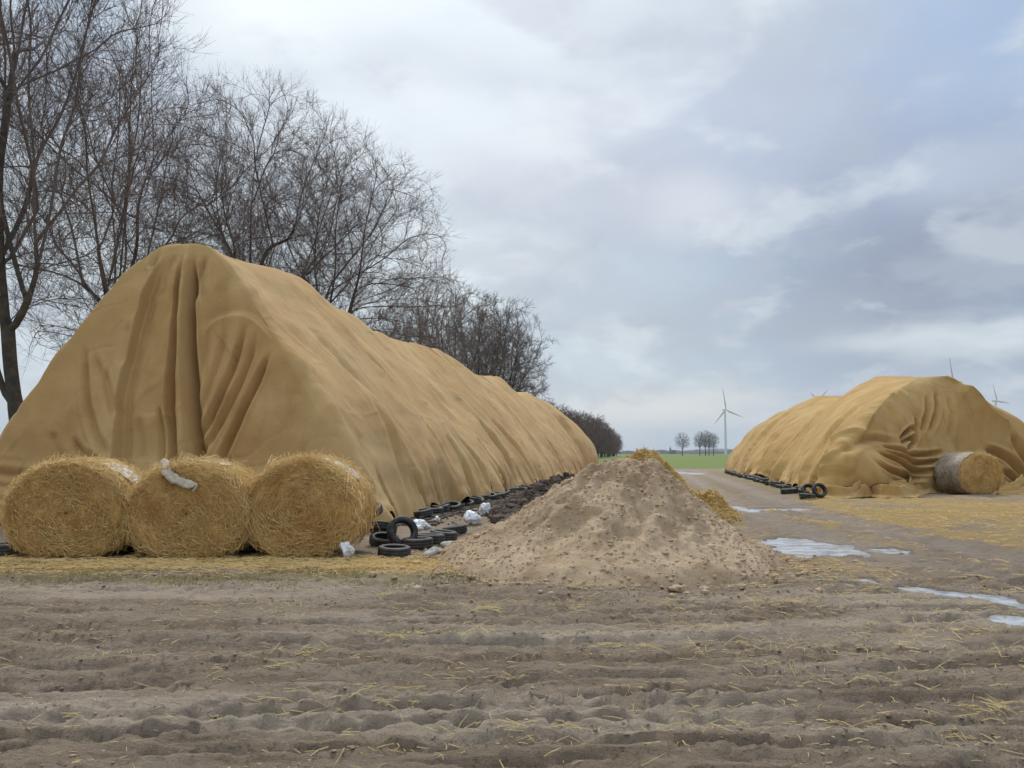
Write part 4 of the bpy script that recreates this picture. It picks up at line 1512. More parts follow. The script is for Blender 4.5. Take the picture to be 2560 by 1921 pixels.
# between and beside the bales
for (px, py, sc, lb) in ((3, 556, 1.0, 'black tyre lying at the left edge of the leftmost bale'), (123, 556, 1.0, 'black tyre in the gap between left and middle bales'), (236, 556, 0.95, 'black tyre in the gap between middle and right bales')):
    x, y = ground_at(px, py)
    tyre(x, y + (0.75 if px > 10 else 0.2), 0.0, (0, 0, 0), sc, lb)
    if px > 10:
        tyre(x + .03, y + 0.78, 0.19, (R(4), R(3), 0), sc, lb.replace('lying', 'stacked').replace('black tyre', 'upper black tyre'))
# right stack: a small pile by the near corner and a row along its hem
grp = 'old tyres weighing down the lower cover'
x, y = ground_at(*z3([(950, 860)])[0])
tyre(10.75, 31.0, 0.22, (R(52), R(5), R(-12)), 0.92, 'black tyre standing upright in the pile by the lower stack', grp)
x, y = ground_at(*z3([(1015, 845)])[0])
tyre(11.0, 30.75, 0.25, (R(66), R(-4), R(14)), 0.92, 'black tyre standing upright against the near corner of the lower stack', grp)
x, y = ground_at(*z3([(915, 850)])[0])
tyre(10.5, 30.45, 0.0, (0, R(4), 0), 0.95, 'flat black tyre at the bottom of the pile by the lower stack', grp)
x, y = ground_at(*z3([(860, 862)])[0])
tyre(x, y, 0.0, (0, R(-3), 0), 1.1, 'flat black tyre lying apart in front of the pile by the lower stack', grp)
for k in range(44):
    s_ = 2.2 + k * 0.8 + random.uniform(-.15, .15)
    qq = right.qc - right.half - 0.02 - random.uniform(-.1, .15)
    p_ = (right.s0 + s_) * ADIR + qq * PDIR
    tyre(p_[0], p_[1], random.uniform(-.03, .05), (R(random.uniform(-16, 16)), R(random.uniform(-16, 16)), random.uniform(0, 3)), random.uniform(0.95, 1.1),
         'old tyre in the far row along the hem of the lower stack', grp)


# ------------------------------------------------------------------ plastic scraps and stones
def scrap(x, y, z, sx, sy, sz, seed, label, mat='plastic', name='plastic_scrap', cat='plastic scrap', grp='white plastic scraps on the ground'):
    v, f = ico(4)
    n = vnoise(v[:, 0] * 1.1 + 40, v[:, 1] * 1.1 + 40, v[:, 2] * 1.1 + 40.3, seed=seed % 97)
    n2 = np.abs(vnoise(v[:, 0] * 2.6 + 40, v[:, 1] * 2.6 + 40, v[:, 2] * 2.6 + 40.3, seed=seed % 89))
    v = v * (0.85 + 0.40 * n - (0.35 * n2 if mat == 'plastic' else 0.08 * n2))[:, None]
    v = v * np.array([sx, sy, sz])
    v[:, 2] -= v[:, 2].min()
    me = mesh_from(name, v, f, 3)
    o = add_obj(name, me, M[mat], None, (x, y, z))
    o.rotation_euler = (0, 0, seed * 1.3)
    return tag(o, label, cat, grp)


for (p, sz, dz, lb) in (((715, 755), (.24, .15, .14), .14, 'white plastic scrap lying on the tyres beside the leaning tyre'), ((265, 885), (.17, .13, .17), 0, 'white plastic scrap on straw at the foot of the right bale'),
                        ((1030, 672), (.24, .16, .20), 0.0, 'white plastic scrap on the ground near the muck bank'), ((1108, 617), (.20, .15, .22), 0.0, 'small white plastic scrap farthest along the tall stack'),
                        ((818, 712), (.09, .07, .06), .22, 'tiny white plastic scrap tucked under the cover hem')):
    x, y = g2(p)
    scrap(x, y, dz, *sz, int(p[0]), lb)
for (p, sz, lb) in (((800, 872), (.20, .14, .10), 'pale grey stone lying beside the sand heap'), ((905, 832), (.24, .18, .11), 'large grey stone between the tyre row and sand heap'), ((960, 820), (.16, .12, .09), 'grey stone closest to the sand heap foot')):
    x, y = g2(p)
    scrap(x, y, -0.02, *sz, int(p[0]) + 3, lb, 'stone', 'stone', 'stone', 'grey stones by the sand heap')

# ------------------------------------------------------------------ bare trees
def grow(seed, stems, blobs, n_attr, step=0.45, kill=0.85, infl=3.2, iters=130, up=0.42, twigs=5, twig_len=(0.7, 1.6), tip=0.007, expo=2.15, trunk_thr=0.055, limbs=0, girth=1.25):
    """space colonisation; stems: polylines from the base; blobs: (cx,cy,cz,rx,ry,rz)"""
    r_ = np.random.default_rng(seed)
    att = []
    vol = np.array([b[3] * b[4] * b[5] for b in blobs])
    for b, k in zip(blobs, (vol / vol.sum() * n_attr).astype(int)):
        d = r_.normal(0, 1, (k, 3))
        d /= np.linalg.norm(d, axis=1, keepdims=True)
        rad = r_.random(k)[:, None] ** 0.42
        att.append(d * rad * np.array(b[3:6]) + np.array(b[:3]))
    att = np.vstack(att)
    nodes, par = [], []
    stems = [list(map(tuple, st)) for st in stems]
    pool = [np.array(p) for st in stems for p in smooth_curve(np.array(st, float), 5) if p[2] > 3.2]
    for k in range(limbs):
        p0 = pool[r_.integers(len(pool))]
        b = blobs[r_.choice(len(blobs), p=vol / vol.sum())]
        d = r_.normal(0, 1, 3)
        d[2] = abs(d[2]) * 1.1
        d /= np.linalg.norm(d)
        p2 = np.array(b[:3]) + d * np.array(b[3:6]) * r_.uniform(0.6, 0.92)
        hv = p2[:2] - p0[:2]
        if p2[2] < p0[2] + 0.6 * np.hypot(*hv):
            continue
        D_ = np.linalg.norm(p2 - p0)
        p1 = p0 + 0.25 * (p2 - p0) + np.array([hv[0] * 0.25, hv[1] * 0.25, 0.30 * D_ * 0.4])
        tq = np.linspace(0, 1, 7)[:, None]
        cv = (1 - tq) ** 2 * p0 + 2 * tq * (1 - tq) * p1 + tq ** 2 * p2 + r_.normal(0, 0.12, (7, 3)) * tq
        stems.append(list(map(tuple, cv)))
    for st in stems:
        st_c = smooth_curve(np.array(st, float), 6)
        seg = np.concatenate(([0], np.cumsum(np.linalg.norm(np.diff(st_c, axis=0), axis=1))))
        m = max(3, int(seg[-1] / step) + 1)
        pts = np.stack([np.interp(np.linspace(0, seg[-1], m), seg, st_c[:, k]) for k in range(3)], -1)
        prev = -1
        start = 0
        if nodes:
            dd = np.linalg.norm(np.array(nodes) - pts[0], axis=1)
            if dd.min() < 0.8:
                prev = int(dd.argmin())
                start = 1
        for p in pts[start:]:
            nodes.append(p)
            par.append(prev)
            prev = len(nodes) - 1
    N = np.array(nodes)
    D = np.linalg.norm(att[:, None] - N[None], axis=2)
    near, nd = D.argmin(1), D.min(1)
    alive = np.ones(len(att), bool)
    par = list(par)
    for it in range(iters):
        alive &= nd > kill
        act = alive & (nd < (infl if it > 25 else infl * 3))
        if not act.any():
            break
        idx = near[act]
        dv = att[act] - N[idx]
        dv /= np.linalg.norm(dv, axis=1, keepdims=True)
        acc = np.zeros((len(N), 3))
        np.add.at(acc, idx, dv)
        g = np.unique(idx)
        dirs = acc[g]
        pd = np.array([N[i] - N[par[i]] if par[i] >= 0 else (0, 0, 1.0) for i in g])
        pd /= np.linalg.norm(pd, axis=1, keepdims=True) + 1e-9
        dirs /= np.linalg.norm(dirs, axis=1, keepdims=True) + 1e-9
        dirs = dirs + 1.25 * pd + np.array([0, 0, up]) + r_.normal(0, 0.07, dirs.shape)
        dirs /= np.linalg.norm(dirs, axis=1, keepdims=True)
        new = N[g] + dirs * step
        dd_ = np.linalg.norm(new[:, None] - N[None], axis=2)
        far = dd_.min(1) > 0.55 * step                       # no tangles
        if not far.any():
            break
        new, g = new[far], g[far]
        dn = np.linalg.norm(att[:, None] - new[None], axis=2)
        k0 = len(N)
        N = np.vstack((N, new))
        par += g.tolist()
        b = dn.argmin(1)
        bd = dn.min(1)
        m = bd < nd
        near = np.where(m, b + k0, near)
        nd = np.where(m, bd, nd)
    par = np.array(par)
    n = len(N)
    # twigs at thin ends
    kids = np.bincount(par[par >= 0], minlength=n)
    P_, A_, B_, RA, RB = [], [], [], [], []
    w = np.zeros(n)
    load = np.where(kids == 0, 1.0, 0.0)
    for i in range(n - 1, -1, -1):
        if par[i] >= 0:
            load[par[i]] += load[i]
    rad = tip * 1.5 * load ** (1 / expo)
    rad = rad * (1 + (girth - 1) * sstep(rad, 0.05, 0.2))
    depth_dir = np.zeros((n, 3))
    ok = par >= 0
    depth_dir[ok] = N[ok] - N[par[ok]]
    depth_dir[~ok] = (0, 0, 1)
    depth_dir /= np.linalg.norm(depth_dir, axis=1, keepdims=True) + 1e-9
    # main child of every node
    main = np.full(n, -1)
    for i in range(n):
        p = par[i]
        if p >= 0 and (main[p] < 0 or rad[i] > rad[main[p]]):
            main[p] = i
    nd_dir = depth_dir.copy()
    hm = main >= 0
    nd_dir[hm] += depth_dir[main[hm]]
    nd_dir /= np.linalg.norm(nd_dir, axis=1, keepdims=True) + 1e-9
    seg_c = np.where(ok)[0]
    sp = par[seg_c]
    is_main = main[sp] == seg_c
    a0, a1 = N[sp], N[seg_c]
    d0 = np.where(is_main[:, None], nd_dir[sp], depth_dir[seg_c])
    d1 = nd_dir[seg_c]
    r0 = np.where(is_main, rad[sp], np.minimum(rad[sp], rad[seg_c] * 1.15))
    r1 = rad[seg_c]
    # twigs (three short segments each, forking once)
    thin = np.where(load <= 14)[0]
    src = np.repeat(thin, np.maximum(1, np.round(twigs * np.where(kids[thin] == 0, 1.0, 0.5)).astype(int)))
    base = N[src]
    dd = depth_dir[src] + r_.normal(0, 0.5, (len(src), 3)) + np.array([0, 0, 0.45])
    dd /= np.linalg.norm(dd, axis=1, keepdims=True)
    ln = r_.uniform(*twig_len, len(src))[:, None]
    t0, t1, tr0, tr1 = [], [], [], []
    p0 = base
    rr = tip
    mids = []
    for k in range(2):
        d2 = dd + r_.normal(0, 0.10, dd.shape) + np.array([0, 0, 0.10])
        d2 /= np.linalg.norm(d2, axis=1, keepdims=True)
        p1 = p0 + d2 * ln * 0.5
        t0.append(p0)
        t1.append(p1)
        tr0.append(np.full(len(src), tip * (1.0 - 0.3 * k)))
        tr1.append(np.full(len(src), tip * (0.7 - 0.25 * k)))
        p0 = p1
        mids.append(p1)
        dd = d2
    for k in range(3):
        sd = dd + r_.normal(0, 0.6, dd.shape)
        sd /= np.linalg.norm(sd, axis=1, keepdims=True)
        st_ = mids[0]
        t0.append(st_)
        t1.append(st_ + sd * ln * r_.uniform(0.25, 0.6, (len(src), 1)))
        tr0.append(np.full(len(src), tip * 0.65))
        tr1.append(np.full(len(src), tip * 0.4))
    t0, t1 = np.vstack(t0), np.vstack(t1)
    tr0, tr1 = np.concatenate(tr0), np.concatenate(tr1)
    td = t1 - t0
    td /= np.linalg.norm(td, axis=1, keepdims=True) + 1e-9

    def tubes(a, b, da, db, ra, rb, sides):
        m = len(a)
        rings = []
        for (c, dr, r) in ((a, da, ra), (b, db, rb)):
            ref = np.tile([0.83, 0.55, 0.09], (m, 1))
            x = np.cross(dr, ref)
            x /= np.linalg.norm(x, axis=1, keepdims=True) + 1e-9
            y = np.cross(dr, x)
            an = np.arange(sides) * 2 * math.pi / sides
            rings.append(c[:, None] + (x[:, None] * np.cos(an)[None, :, None] + y[:, None] * np.sin(an)[None, :, None]) * r[:, None, None])
        V = np.stack(rings, 1).reshape(-1, 3)
        base = np.arange(m)[:, None, None] * (2 * sides)
        q = np.array([(k, (k + 1) % sides, sides + (k + 1) % sides, sides + k) for k in range(sides)])
        return V, (base + q[None]).reshape(-1, 4)
    big = r1 > trunk_thr
    vt, ft = tubes(a0[big], a1[big], d0[big], d1[big], r0[big], r1[big], 9)
    sm = ~big
    v1, f1 = tubes(a0[sm], a1[sm], d0[sm], d1[sm], r0[sm], r1[sm], 4)
    v2, f2 = tubes(t0, t1, td, td, tr0, tr1, 3)
    return (vt, ft), (np.vstack((v1, v2)), np.vstack((f1, f2 + len(v1))))


def tree(name, loc, geo, label, group, mats=('bark', 'twig'), cat='tree'):
    (vt, ft), (vc, fc) = geo
    root = empty(name, loc)
    tag(root, label, cat, group)
    add_obj('trunk', mesh_from('trunk', vt, ft, 4), M[mats[0]], root)
    add_obj('crown', mesh_from('crown', vc, fc, 4), M[mats[1]], root)
    return root


TG = 'bare roadside trees behind the tall stack'


def lx(px, Y):
    return at_depth(px, 400, Y)[0]


def stem_px(pts, Y, base_x, dy=0.0):
    """limb measured off the photograph at a tree's distance, in the tree's own space"""
    out = []
    for k, (px, py) in enumerate(pts):
        x, _, z = at_depth(px, py, Y)
        out.append((x - base_x, dy * k, z))
    return out


# tree at the left edge, dark forked trunk
YA = 25.0
XA = lx(14, YA)
stA = [[(0, 0, -0.2), (0.05, 0, 0.8), (0.15, 0.0, 1.5)] + stem_px([(18, 425), (10, 370), (6, 330)], YA, XA, 0.05),
       stem_px([(12, 405), (0, 385), (-14, 340), (-26, 250)], YA, XA, 0.1),
       stem_px([(6, 330), (3, 270), (3, 180), (12, 120), (22, 60)], YA, XA, -0.1),
       stem_px([(8, 335), (24, 315), (38, 285), (44, 260), (36, 225), (40, 190)], YA, XA, -0.12),
       stem_px([(3, 270), (30, 215), (55, 160)], YA, XA, 0.2)]
tree('bare_tree', (XA, YA, 0), grow(3, stA, [(-1.6, 0.5, 14, 5.6, 5.5, 8.2), (0.6, 0.3, 9.5, 2.4, 3.5, 4.5)], 3000, step=0.38, kill=0.62, twigs=4, tip=0.0068, limbs=14), 'bare tree at the left edge with dark low forked trunk', TG)
# second tree: several stems
YB = 35.0
XB = lx(112, YB)
stB = [[(0, 0, -0.2), (0, 0, 2), (0.0, 0, 4.0)] + stem_px([(110, 320), (98, 260), (92, 200), (82, 140)], YB, XB, 0.1),
       [(0.0, 0, 4.0)] + stem_px([(116, 310), (124, 260), (122, 210), (126, 150), (118, 90)], YB, XB, 0.15),
       [(0.2, 0, 4.2)] + stem_px([(124, 300), (138, 250), (142, 205), (160, 160), (190, 120)], YB, XB, -0.15),
       stem_px([(108, 310), (90, 290), (70, 278), (48, 272)], YB, XB, -0.2),
       stem_px([(142, 205), (152, 160), (150, 110)], YB, XB, 0.1)]
tree('bare_tree', (XB, YB, 0), grow(7, stB, [(-0.8, 0, 12.8, 5.2, 6, 7.2), (1.7, 0, 11.3, 3.8, 5, 4.8), (-2.0, 0, 9, 3.0, 4, 4.0)], 2800, step=0.4, kill=0.62, twigs=4, tip=0.0068, limbs=24), 'bare tree with several thick stems just left of the stack peak', TG)
# third
YC = 43.0
XC = lx(240, YC)
stC = [[(0, 0, -0.2), (0, 0, 2), (0.0, 0, 4.5)] + stem_px([(234, 270), (222, 235), (214, 190), (222, 130)], YC, XC, 0.15),
       [(0.1, 0, 4.5)] + stem_px([(250, 265), (252, 215), (258, 160), (272, 110)], YC, XC, -0.15),
       [(0.2, 0, 4.5)] + stem_px([(262, 262), (290, 235), (300, 190), (318, 140)], YC, XC, 0.2),
       stem_px([(222, 235), (196, 190), (185, 160)], YC, XC, 0.2)]
tree('bare_tree', (XC, YC, 0), grow(12, stC, [(0.6, 0, 13.0, 6.2, 6.2, 7.2), (-2.5, 0, 12.5, 3.4, 4.2, 5.5)], 3300, step=0.42, kill=0.66, twigs=4, tip=0.0072, limbs=24), 'bare tree rising directly behind the stack peak', TG)
# fourth: broad, leaning out to the right
YD = 50.0
XD = lx(320, YD)
stD = [[(0, 0, -0.2), (0, 0, 2), (0.0, 0, 5)] + stem_px([(318, 300), (314, 262), (318, 210), (330, 165)], YD, XD, 0.2),
       [(0.0, 0, 5)] + stem_px([(326, 300), (345, 268), (372, 235), (390, 200)], YD, XD, -0.2),
       stem_px([(330, 292), (352, 276), (380, 258), (402, 238)], YD, XD, 0.3),
       stem_px([(318, 300), (296, 262), (282, 225)], YD, XD, -0.2)]
tree('bare_tree', (XD, YD, 0), grow(19, stD, [(0.9, 0, 12.5, 6.6, 6.8, 7.9), (3.6, 0, 9.6, 4.4, 5, 4.4), (-2, 0, 12, 4, 5, 6)], 3700, step=0.45, kill=0.7, twigs=4, tip=0.0078, limbs=28), 'broad bare tree reaching out furthest right over the stack ridge', TG)

# further trees of the row: two forms, copied
stE = [[(0, 0, -0.2), (0, 0, 2), (0.1, 0, 4)], [(0.1, 0, 4), (-0.6, 0.3, 7), (-1.6, .5, 10)], [(0.1, 0, 4), (0.8, -0.3, 7), (2.0, -.5, 10.5)], [(0.1, 0, 4), (0.2, -0.8, 8), (0.3, -1.5, 12)]]
geoE = grow(23, stE, [(0.0, 0, 11, 5.5, 5.5, 7.2), (0, 0, 6.5, 4.5, 4.5, 3.5)], 1700, step=0.55, kill=0.9, twigs=5, tip=0.013, twig_len=(0.5, 1.3), limbs=16)
geoF = grow(29, stE[:3], [(0.4, 0, 10.5, 5.2, 5.5, 7.0), (0.8, 0, 6, 4.6, 4.6, 3.6)], 1700, step=0.55, kill=0.9, twigs=6, tip=0.014, twig_len=(0.5, 1.3), limbs=16)
tE = tree('bare_tree', (0, 0, 0), geoE, 'tall bare tree beyond the long stack, first right of the broad tree', TG, ('bark', 'twig_far'))
tF = tree('bare_tree', (0, 0, 0), geoF, 'dense twiggy bare tree above the low end of the stack ridge', TG, ('bark', 'twig_far'))
tE.location = (lx(425, 78), 78, 0)
tE.scale = (0.92, 0.92, 0.98)
tF.location = (lx(494, 98), 98, 0)
tF.scale = (1.0, 1.0, 1.0)
for (px, Y, src, sc, rz, lb) in ((452, 86, tE, 1.03, 2.1, 'tall bare tree beyond the stack, between two similar bare trees'), (474, 92, tF, 1.08, 1.2, 'bushy bare tree left of the dense twiggy tree beyond the stack'),
                                 (502, 100, tE, 1.08, 4.0, 'rounded bare tree closing the group right above the stack ridge'), (395, 70, tE, 0.75, 5.0, 'smaller bare tree half behind the broad tree and stack ridge')):
    c = copy_tree(src)
    c.location = (lx(px, Y), Y, 0)
    c.rotation_euler = (0, 0, rz)
    c.scale = (sc, sc, sc)
    c['label'] = lb
geoG = grow(37, stE, [(0, 0, 9.0, 5.6, 5.6, 6.0), (0, 0, 4.5, 5.0, 5.0, 4.0)], 900, step=0.7, kill=1.0, twigs=5, tip=0.024, twig_len=(0.7, 1.7))
tGt = tree('bare_tree', (0, 0, 0), geoG, 'bare tree in the far dense row that runs to the skyline', 'bare trees in the far dense row', ('bark', 'twig_row'))
d_ = 150.0
first = True
while d_ < 470:
    o = tGt if first else copy_tree(tGt)
    first = False
    X = -20.6 + 0.1647 * d_ + random.uniform(-1.2, 1.2)
    o.location = (X, d_, 0)
    sc = (0.80 + 0.15 * min(1, (d_ - 150) / 170)) * random.uniform(0.92, 1.06) * (1.0 if d_ < 380 else 0.85)
    o.scale = (sc, sc, sc * 0.97)
    o.rotation_euler = (0, 0, random.uniform(0, 6.28))
    d_ += 11.0 + d_ * 0.01

# distant bare trees by the horizon
geoH = grow(41, [[(0, 0, -0.2), (0, 0, 3), (0.2, 0, 6)], [(0.1, 0, 4), (-1, 0, 8)], [(0.1, 0, 4), (1.2, 0, 8.5)]], [(0, 0, 9.6, 5.0, 5.0, 5.2)], 700, step=0.6, kill=0.9, twigs=3, tip=0.018, twig_len=(0.7, 1.6), limbs=9)
tH = tree('bare_tree', (0, 0, 0), geoH, 'leftmost bare tree of the far clump beyond the green field', 'bare trees of the far clump', ('bark', 'twig_far'))
tH.location = (lx(681.5, 560), 560, 0)
for (px, Y, sc, lb) in ((699, 560, 1.05, 'second bare tree from the left in the far clump'), (704.5, 575, 1.12, 'bare tree in the middle of the far clump'), (708, 545, 1.0, 'fourth bare tree in the far clump'), (712.5, 560, 0.98, 'bare tree of the far clump nearest the wind turbine')):
    c = copy_tree(tH)
    c.location = (lx(px, Y), Y, 0)
    c.rotation_euler = (0, 0, random.uniform(0, 6))
    c.scale = (sc * (0.8 if px > 690 else 1), sc * 0.8, sc)
    c['label'] = lb
c = copy_tree(tH)
c.location = (lx(616, 520), 520, 0)
c.scale = (0.75, 0.75, 0.70)
c['label'] = 'lone small bare tree beside the far end of the tree row'
c['group'] = 'lone far trees'

# ------------------------------------------------------------------ horizon: hills, far wood, church, turbines
def ridge_strip(name, x0, x1, Y, depth, hfun, mat, label, kind='structure', cat=None, n=300, rows=14):
    x = np.linspace(x0, x1, n)[None]
    v = np.linspace(0, 1, rows)[:, None]
    h = hfun(x)
    Z = h * np.sin(v * math.pi / 2) ** 0.8 - 1 * (v == 0)
    Yv = Y + depth * v + 0 * x
    me = mesh_from(name, np.stack((x + 0 * v, Yv, Z), -1).reshape(-1, 3), grid_faces(rows, n), 4)
    o = add_obj(name, me, mat)
    tag(o, label, cat, kind=kind)


ridge_strip('hills', -5000, 5200, 6200, 900, lambda x: 14 + 26 * np.exp(-((x - 1650) / 330) ** 2) + 30 * sstep(x, 1900, 2600) + 6 * fbm(x * 0.004, 0 * x, octaves=4, seed=5), M['hill'], 'low wooded hills along the skyline')
ridge_strip('far_wood', -2500, 3200, 2050, 80, lambda x: 7.0 + 4.5 * np.abs(fbm(x * 0.03, 0 * x, octaves=4, seed=15)), M['farwood'], 'dark line of hedges and wood at the far side of the field', kind='stuff', n=1400, rows=6)


def box(bm, c, s):
    r_ = bmesh.ops.create_cube(bm, size=1)
    bmesh.ops.scale(bm, vec=s, verts=r_['verts'])
    bmesh.ops.translate(bm, vec=c, verts=r_['verts'])


def church():
    Y = 1900
    x = lx(669.5, Y)
    root = empty('church', (x, Y, 0))
    root.scale = (0.62, 0.62, 0.72)
    tag(root, 'small far church with pointed spire on the skyline', 'church')
    bm = bmesh.new()
    box(bm, (0, 0, 7), (6, 6, 14))
    me = bpy.data.meshes.new('tower')
    bm.to_mesh(me)
    add_obj('tower', me, M['brick'], root)
    bm = bmesh.new()
    bmesh.ops.create_cone(bm, segments=8, radius1=3.4, radius2=0.1, depth=11, cap_ends=True)
    bmesh.ops.translate(bm, vec=(0, 0, 19.5), verts=bm.verts)
    me = bpy.data.meshes.new('spire')
    bm.to_mesh(me)
    add_obj('spire', me, M['slate'], root)
    bm = bmesh.new()
    box(bm, (11, 0, 4), (16, 8, 8))
    me = bpy.data.meshes.new('nave')
    bm.to_mesh(me)
    add_obj('nave', me, M['brick'], root)
    bm = bmesh.new()
    v = [bm.verts.new(p) for p in ((3, -4.6, 8), (19.4, -4.6, 8), (19.4, 4.6, 8), (3, 4.6, 8), (3, 0, 13), (19.4, 0, 13))]
    for f in ((0, 1, 5, 4), (2, 3, 4, 5), (1, 2, 5), (3, 0, 4), (3, 2, 1, 0)):
        bm.faces.new([v[k] for k in f])
    me = bpy.data.meshes.new('roof')
    bm.to_mesh(me)
    add_obj('roof', me, M['slate'], root)


church()


def lathe(bm, prof, n=20):
    rings = []
    for (r, z) in prof:
        rings.append([bm.verts.new((r * math.cos(2 * math.pi * k / n), r * math.sin(2 * math.pi * k / n), z)) for k in range(n)])
    for a, b in zip(rings, rings[1:]):
        for k in range(n):
            bm.faces.new((a[k], a[(k + 1) % n], b[(k + 1) % n], b[k]))
    bm.faces.new(rings[-1])


def turbine(loc, hub, blade, yaw, phase, label):
    root = empty('wind_turbine', loc, yaw)
    tag(root, label, 'wind turbine', 'wind turbines on the skyline')
    bm = bmesh.new()
    lathe(bm, [(2.9, -1), (2.6, hub * .3), (2.1, hub * .7), (1.7, hub - 1.6)])
    me = bpy.data.meshes.new('tower')
    bm.to_mesh(me)
    add_obj('tower', me, M['turbine'], root)
    bm = bmesh.new()
    box(bm, (0, 2.2, hub + 0.2), (3.6, 9.5, 3.6))
    bmesh.ops.bevel(bm, geom=bm.edges[:], offset=0.7, segments=2, affect='EDGES')
    me = bpy.data.meshes.new('nacelle')
    bm.to_mesh(me)
    add_obj('nacelle', me, M['turbine'], root)
    bm = bmesh.new()
    lathe(bm, [(1.9, 0), (1.8, 1.2), (1.2, 2.4), (0.3, 3.0)])
    me = bpy.data.meshes.new('hub')
    bm.to_mesh(me)
    me.transform(Matrix.Translation((0, -2.5, hub + 0.2)) @ Matrix.Rotation(R(90), 4, 'X'))
    hub_o = add_obj('hub', me, M['turbine'], root)
    for k in range(3):
        bm = bmesh.new()
        n = 14
        prof = [(0, 0.9, 0.9), (0.08, 0.9, 0.8), (0.2, 2.0, 0.5), (0.4, 1.5, 0.35), (0.7, 1.0, 0.22), (0.92, 0.6, 0.12), (1.0, 0.12, 0.05)]
        rings = []
        for (u, c, t) in prof:
            rings.append([bm.verts.new((c * math.cos(2 * math.pi * j / n) + (c * 0.35 if u > 0.1 else 0), t * math.sin(2 * math.pi * j / n) - 1.8 * u * u, u * blade)) for j in range(n)])
        for a, b in zip(rings, rings[1:]):
            for j in range(n):
                bm.faces.new((a[j], a[(j + 1) % n], b[(j + 1) % n], b[j]))
        bm.faces.new(rings[-1])
        bmesh.ops.recalc_face_normals(bm, faces=bm.faces)
        me = bpy.data.meshes.new('blade')
        bm.to_mesh(me)
        me.polygons.foreach_set('use_smooth', np.ones(len(me.polygons), dtype=bool))
        me.transform(Matrix.Translation((0, -3.4, hub + 0.2)) @ Matrix.Rotation(R(phase + 120 * k), 4, 'Y'))
        add_obj('blade', me, M['blade'], hub_o)
    return root


def place_turbine(px, py, Y, blade, yaw, phase, label):
    x, _, z = at_depth(px, py, Y)
    turbine((x, Y, 0), z, blade, yaw, phase, label)


place_turbine(725, 410, 1880, 50, R(28), -12, 'whole white wind turbine standing left of the lower stack')
place_turbine(817.5, 400.5, 1650, 37, R(38), 52, 'wind turbine with two blades showing above the low end of the lower stack')
place_turbine(951, 380, 1400, 37, R(30), -15, 'wind turbine blades rising from behind the peak of the lower stack')
place_turbine(995.5, 401, 1650, 37, R(30), -25, 'wind turbine rightmost of all, rising over the right slope of the lower stack')

# ------------------------------------------------------------------ loose straw, grass and clods on the ground
def ground_straw(name, xs, ys, lmin, lmax, wmin, wmax, mat, label, tilt=0.12, ang=None):
    n = len(xs)
    z = gh(xs, ys)
    a = rng.uniform(0, 2 * math.pi, n) if ang is None else ang
    d = np.stack((np.cos(a), np.sin(a), rng.normal(0, tilt, n)), -1)
    L = rng.uniform(lmin, lmax, n) * rng.choice([0.3, 0.5, 0.8, 1.0, 1.4], n)
    W = rng.uniform(wmin, wmax, n)
    cen = np.stack((xs, ys, z + rng.uniform(0.0, 0.024, n) + np.abs(d[:, 2]) * L * 0.3), -1)
    v, f = straws(cen, d, L, W, np.tile([0, 0, 1.0], (n, 1)), 0.15)
    o = add_obj(name, mesh_from(name, v, f, 4, False), mat)
    tag(o, label, 'straw', kind='stuff')
    return o


# near yard: sparse stalks, some in small tufts
n = 4000
ys = 4.3 + (12.0 - 4.3) * rng.random(n) ** 0.8
xs = rng.uniform(-1, 1, n) * (ys * 0.64)
keep = rng.random(n) < (0.40 + 0.55 * sstep(xs, -2, 3) + 0.2 * vnoise(xs * 0.6, ys * 0.6, seed=61))
xs, ys = xs[keep], ys[keep]
ground_straw('straw_stalks', xs, ys, 0.04, 0.17, 0.004, 0.0074, M['straw_pale'], 'single straw stalks scattered over the rutted mud', 0.22)
tx, ty, ta = [], [], []
for k in range(75):
    y0 = 4.4 + 6.5 * rng.random() ** 0.8
    x0 = rng.uniform(-0.6, 1) * y0 * 0.62
    m = rng.integers(8, 34)
    sp = rng.uniform(0.05, 0.14)
    tx.append(x0 + rng.normal(0, sp * 1.8, m))
    ty.append(y0 + rng.normal(0, sp * 0.8, m))
    ta.append(rng.normal(rng.uniform(-.4, .4), 0.8, m))
ground_straw('straw_tufts', np.concatenate(tx), np.concatenate(ty), 0.05, 0.18, 0.004, 0.0075, M['straw_pale'], 'small tufts of straw dropped on the mud', 0.25, np.concatenate(ta))
# thick litter in front of the bales
n = 9000
xs = rng.uniform(-9.0, -0.6, n)
ys = 12.55 + rng.normal(0, 0.55, n)
ys = np.where(ys > 13.6, 12.4, ys)
ground_straw('straw_litter', xs, ys, 0.06, 0.2, 0.005, 0.009, M['straw'], 'thick straw litter trodden flat in front of the three bales', 0.12)
# litter round the sand heap and on the right
n = 16000
ys = 10.6 + 20 * rng.random(n) ** 1.2
xs = rng.uniform(-2, 21, n)
s_, g_, w_ = masks(xs, ys)
pf = puddle_field(xs, ys)
keep = (rng.random(n) < np.clip(s_ * 1.2 - 0.1, 0, 1)) & (pf < -0.1) & (np.hypot(xs - sx, ys - sy) > 2.3)
xs, ys = xs[keep], ys[keep]
ground_straw('straw_litter', xs, ys, 0.09, 0.28, 0.007, 0.012, M['straw'], 'loose straw litter strewn over the right half of the yard', 0.12)

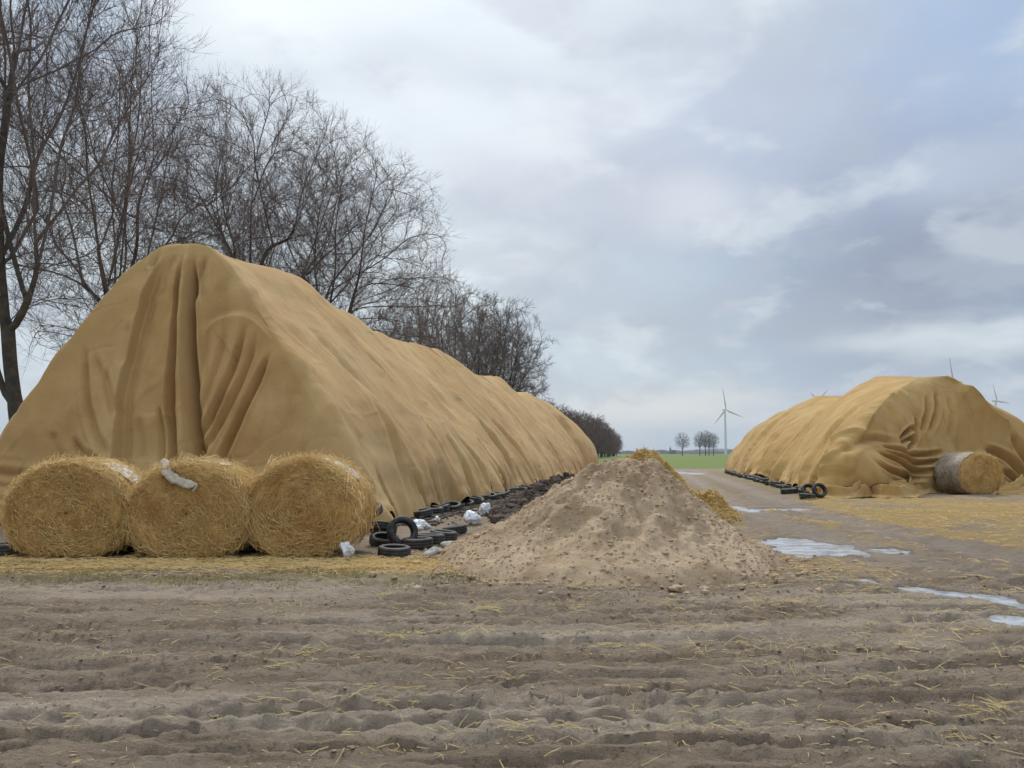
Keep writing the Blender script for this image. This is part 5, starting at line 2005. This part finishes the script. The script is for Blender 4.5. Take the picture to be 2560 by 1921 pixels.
# grass tufts in front of the straw band
n = 3200
xs = rng.uniform(-7.5, -0.2, n)
ys = 11.15 + rng.normal(0, 0.38, n)
keep = vnoise(xs * 1.3, ys * 1.6, seed=91) + 0.5 * vnoise(xs * 5, ys * 5, seed=92) > -0.05
xs, ys = xs[keep], ys[keep]
n = len(xs)
dv = np.stack((rng.normal(0, .6, n), rng.normal(0, .6, n), np.ones(n)), -1)
v, f = straws(np.stack((xs, ys, gh(xs, ys) + 0.02), -1), dv, rng.uniform(0.04, 0.10, n), rng.uniform(0.004, 0.008, n), np.tile([0, 1.0, 0.1], (n, 1)), 0.3)
tag(add_obj('grass', mesh_from('grass', v, f, 4, False), M['grassblade']), 'short sparse grass in front of the straw strip', 'grass', kind='stuff')

# mud crumbs
n = 15000
ys = 4.3 + 8.0 * rng.random(n) ** 0.9
xs = rng.uniform(-1, 1, n) * ys * 0.66
keep = fbm(xs * 0.8, ys * 2.2, octaves=3, seed=95) > -0.15
xs, ys = xs[keep], ys[keep]
v, f = lumps(np.stack((xs, ys, gh(xs, ys) - 0.003), -1), np.abs(rng.normal(0, 0.007, len(xs))) + 0.0035, 1, 0.65, 0.35, 12)
tag(add_obj('mud_crumbs', mesh_from('mud_crumbs', v, f, 3, False), M['clod_mud']), 'small mud clods and crumbs between the ruts', 'mud clods', kind='stuff')
# clods spread at the foot of the sand heap
n = 1500
a = rng.uniform(0, 2 * math.pi, n)
rr = 2.2 + np.abs(rng.normal(0, 0.55, n))
xs, ys = sx + rr * np.cos(a), sy + rr * np.sin(a)
v, f = lumps(np.stack((xs, ys, gh(xs, ys) + 0.005), -1), np.abs(rng.normal(0, 0.022, n)) + 0.012, 1, 0.75, 0.3, 13)
tag(add_obj('spilled_clods', mesh_from('spilled_clods', v, f, 3, False), M['clod_sand']), 'sandy clods spilled around the foot of the sand heap', 'soil clods', kind='stuff')

# ------------------------------------------------------------------ haze
def haze():
    bm = bmesh.new()
    box(bm, (0, 3900, 104), (11000, 8000, 212))
    me = bpy.data.meshes.new('haze')
    bm.to_mesh(me)
    m = bpy.data.materials.new('thin_haze')
    m.use_nodes = True
    t = NT(m.node_tree)
    t.n.clear()
    out = t.node('ShaderNodeOutputMaterial')
    vol = t.node('ShaderNodeVolumePrincipled')
    vol.inputs['Color'].default_value = (0.72, 0.82, 0.95, 1)
    vol.inputs['Density'].default_value = 0.00010
    t.l.new(vol.outputs[0], out.inputs['Volume'])
    o = add_obj('haze', me, m)
    tag(o, kind='stuff')


haze()
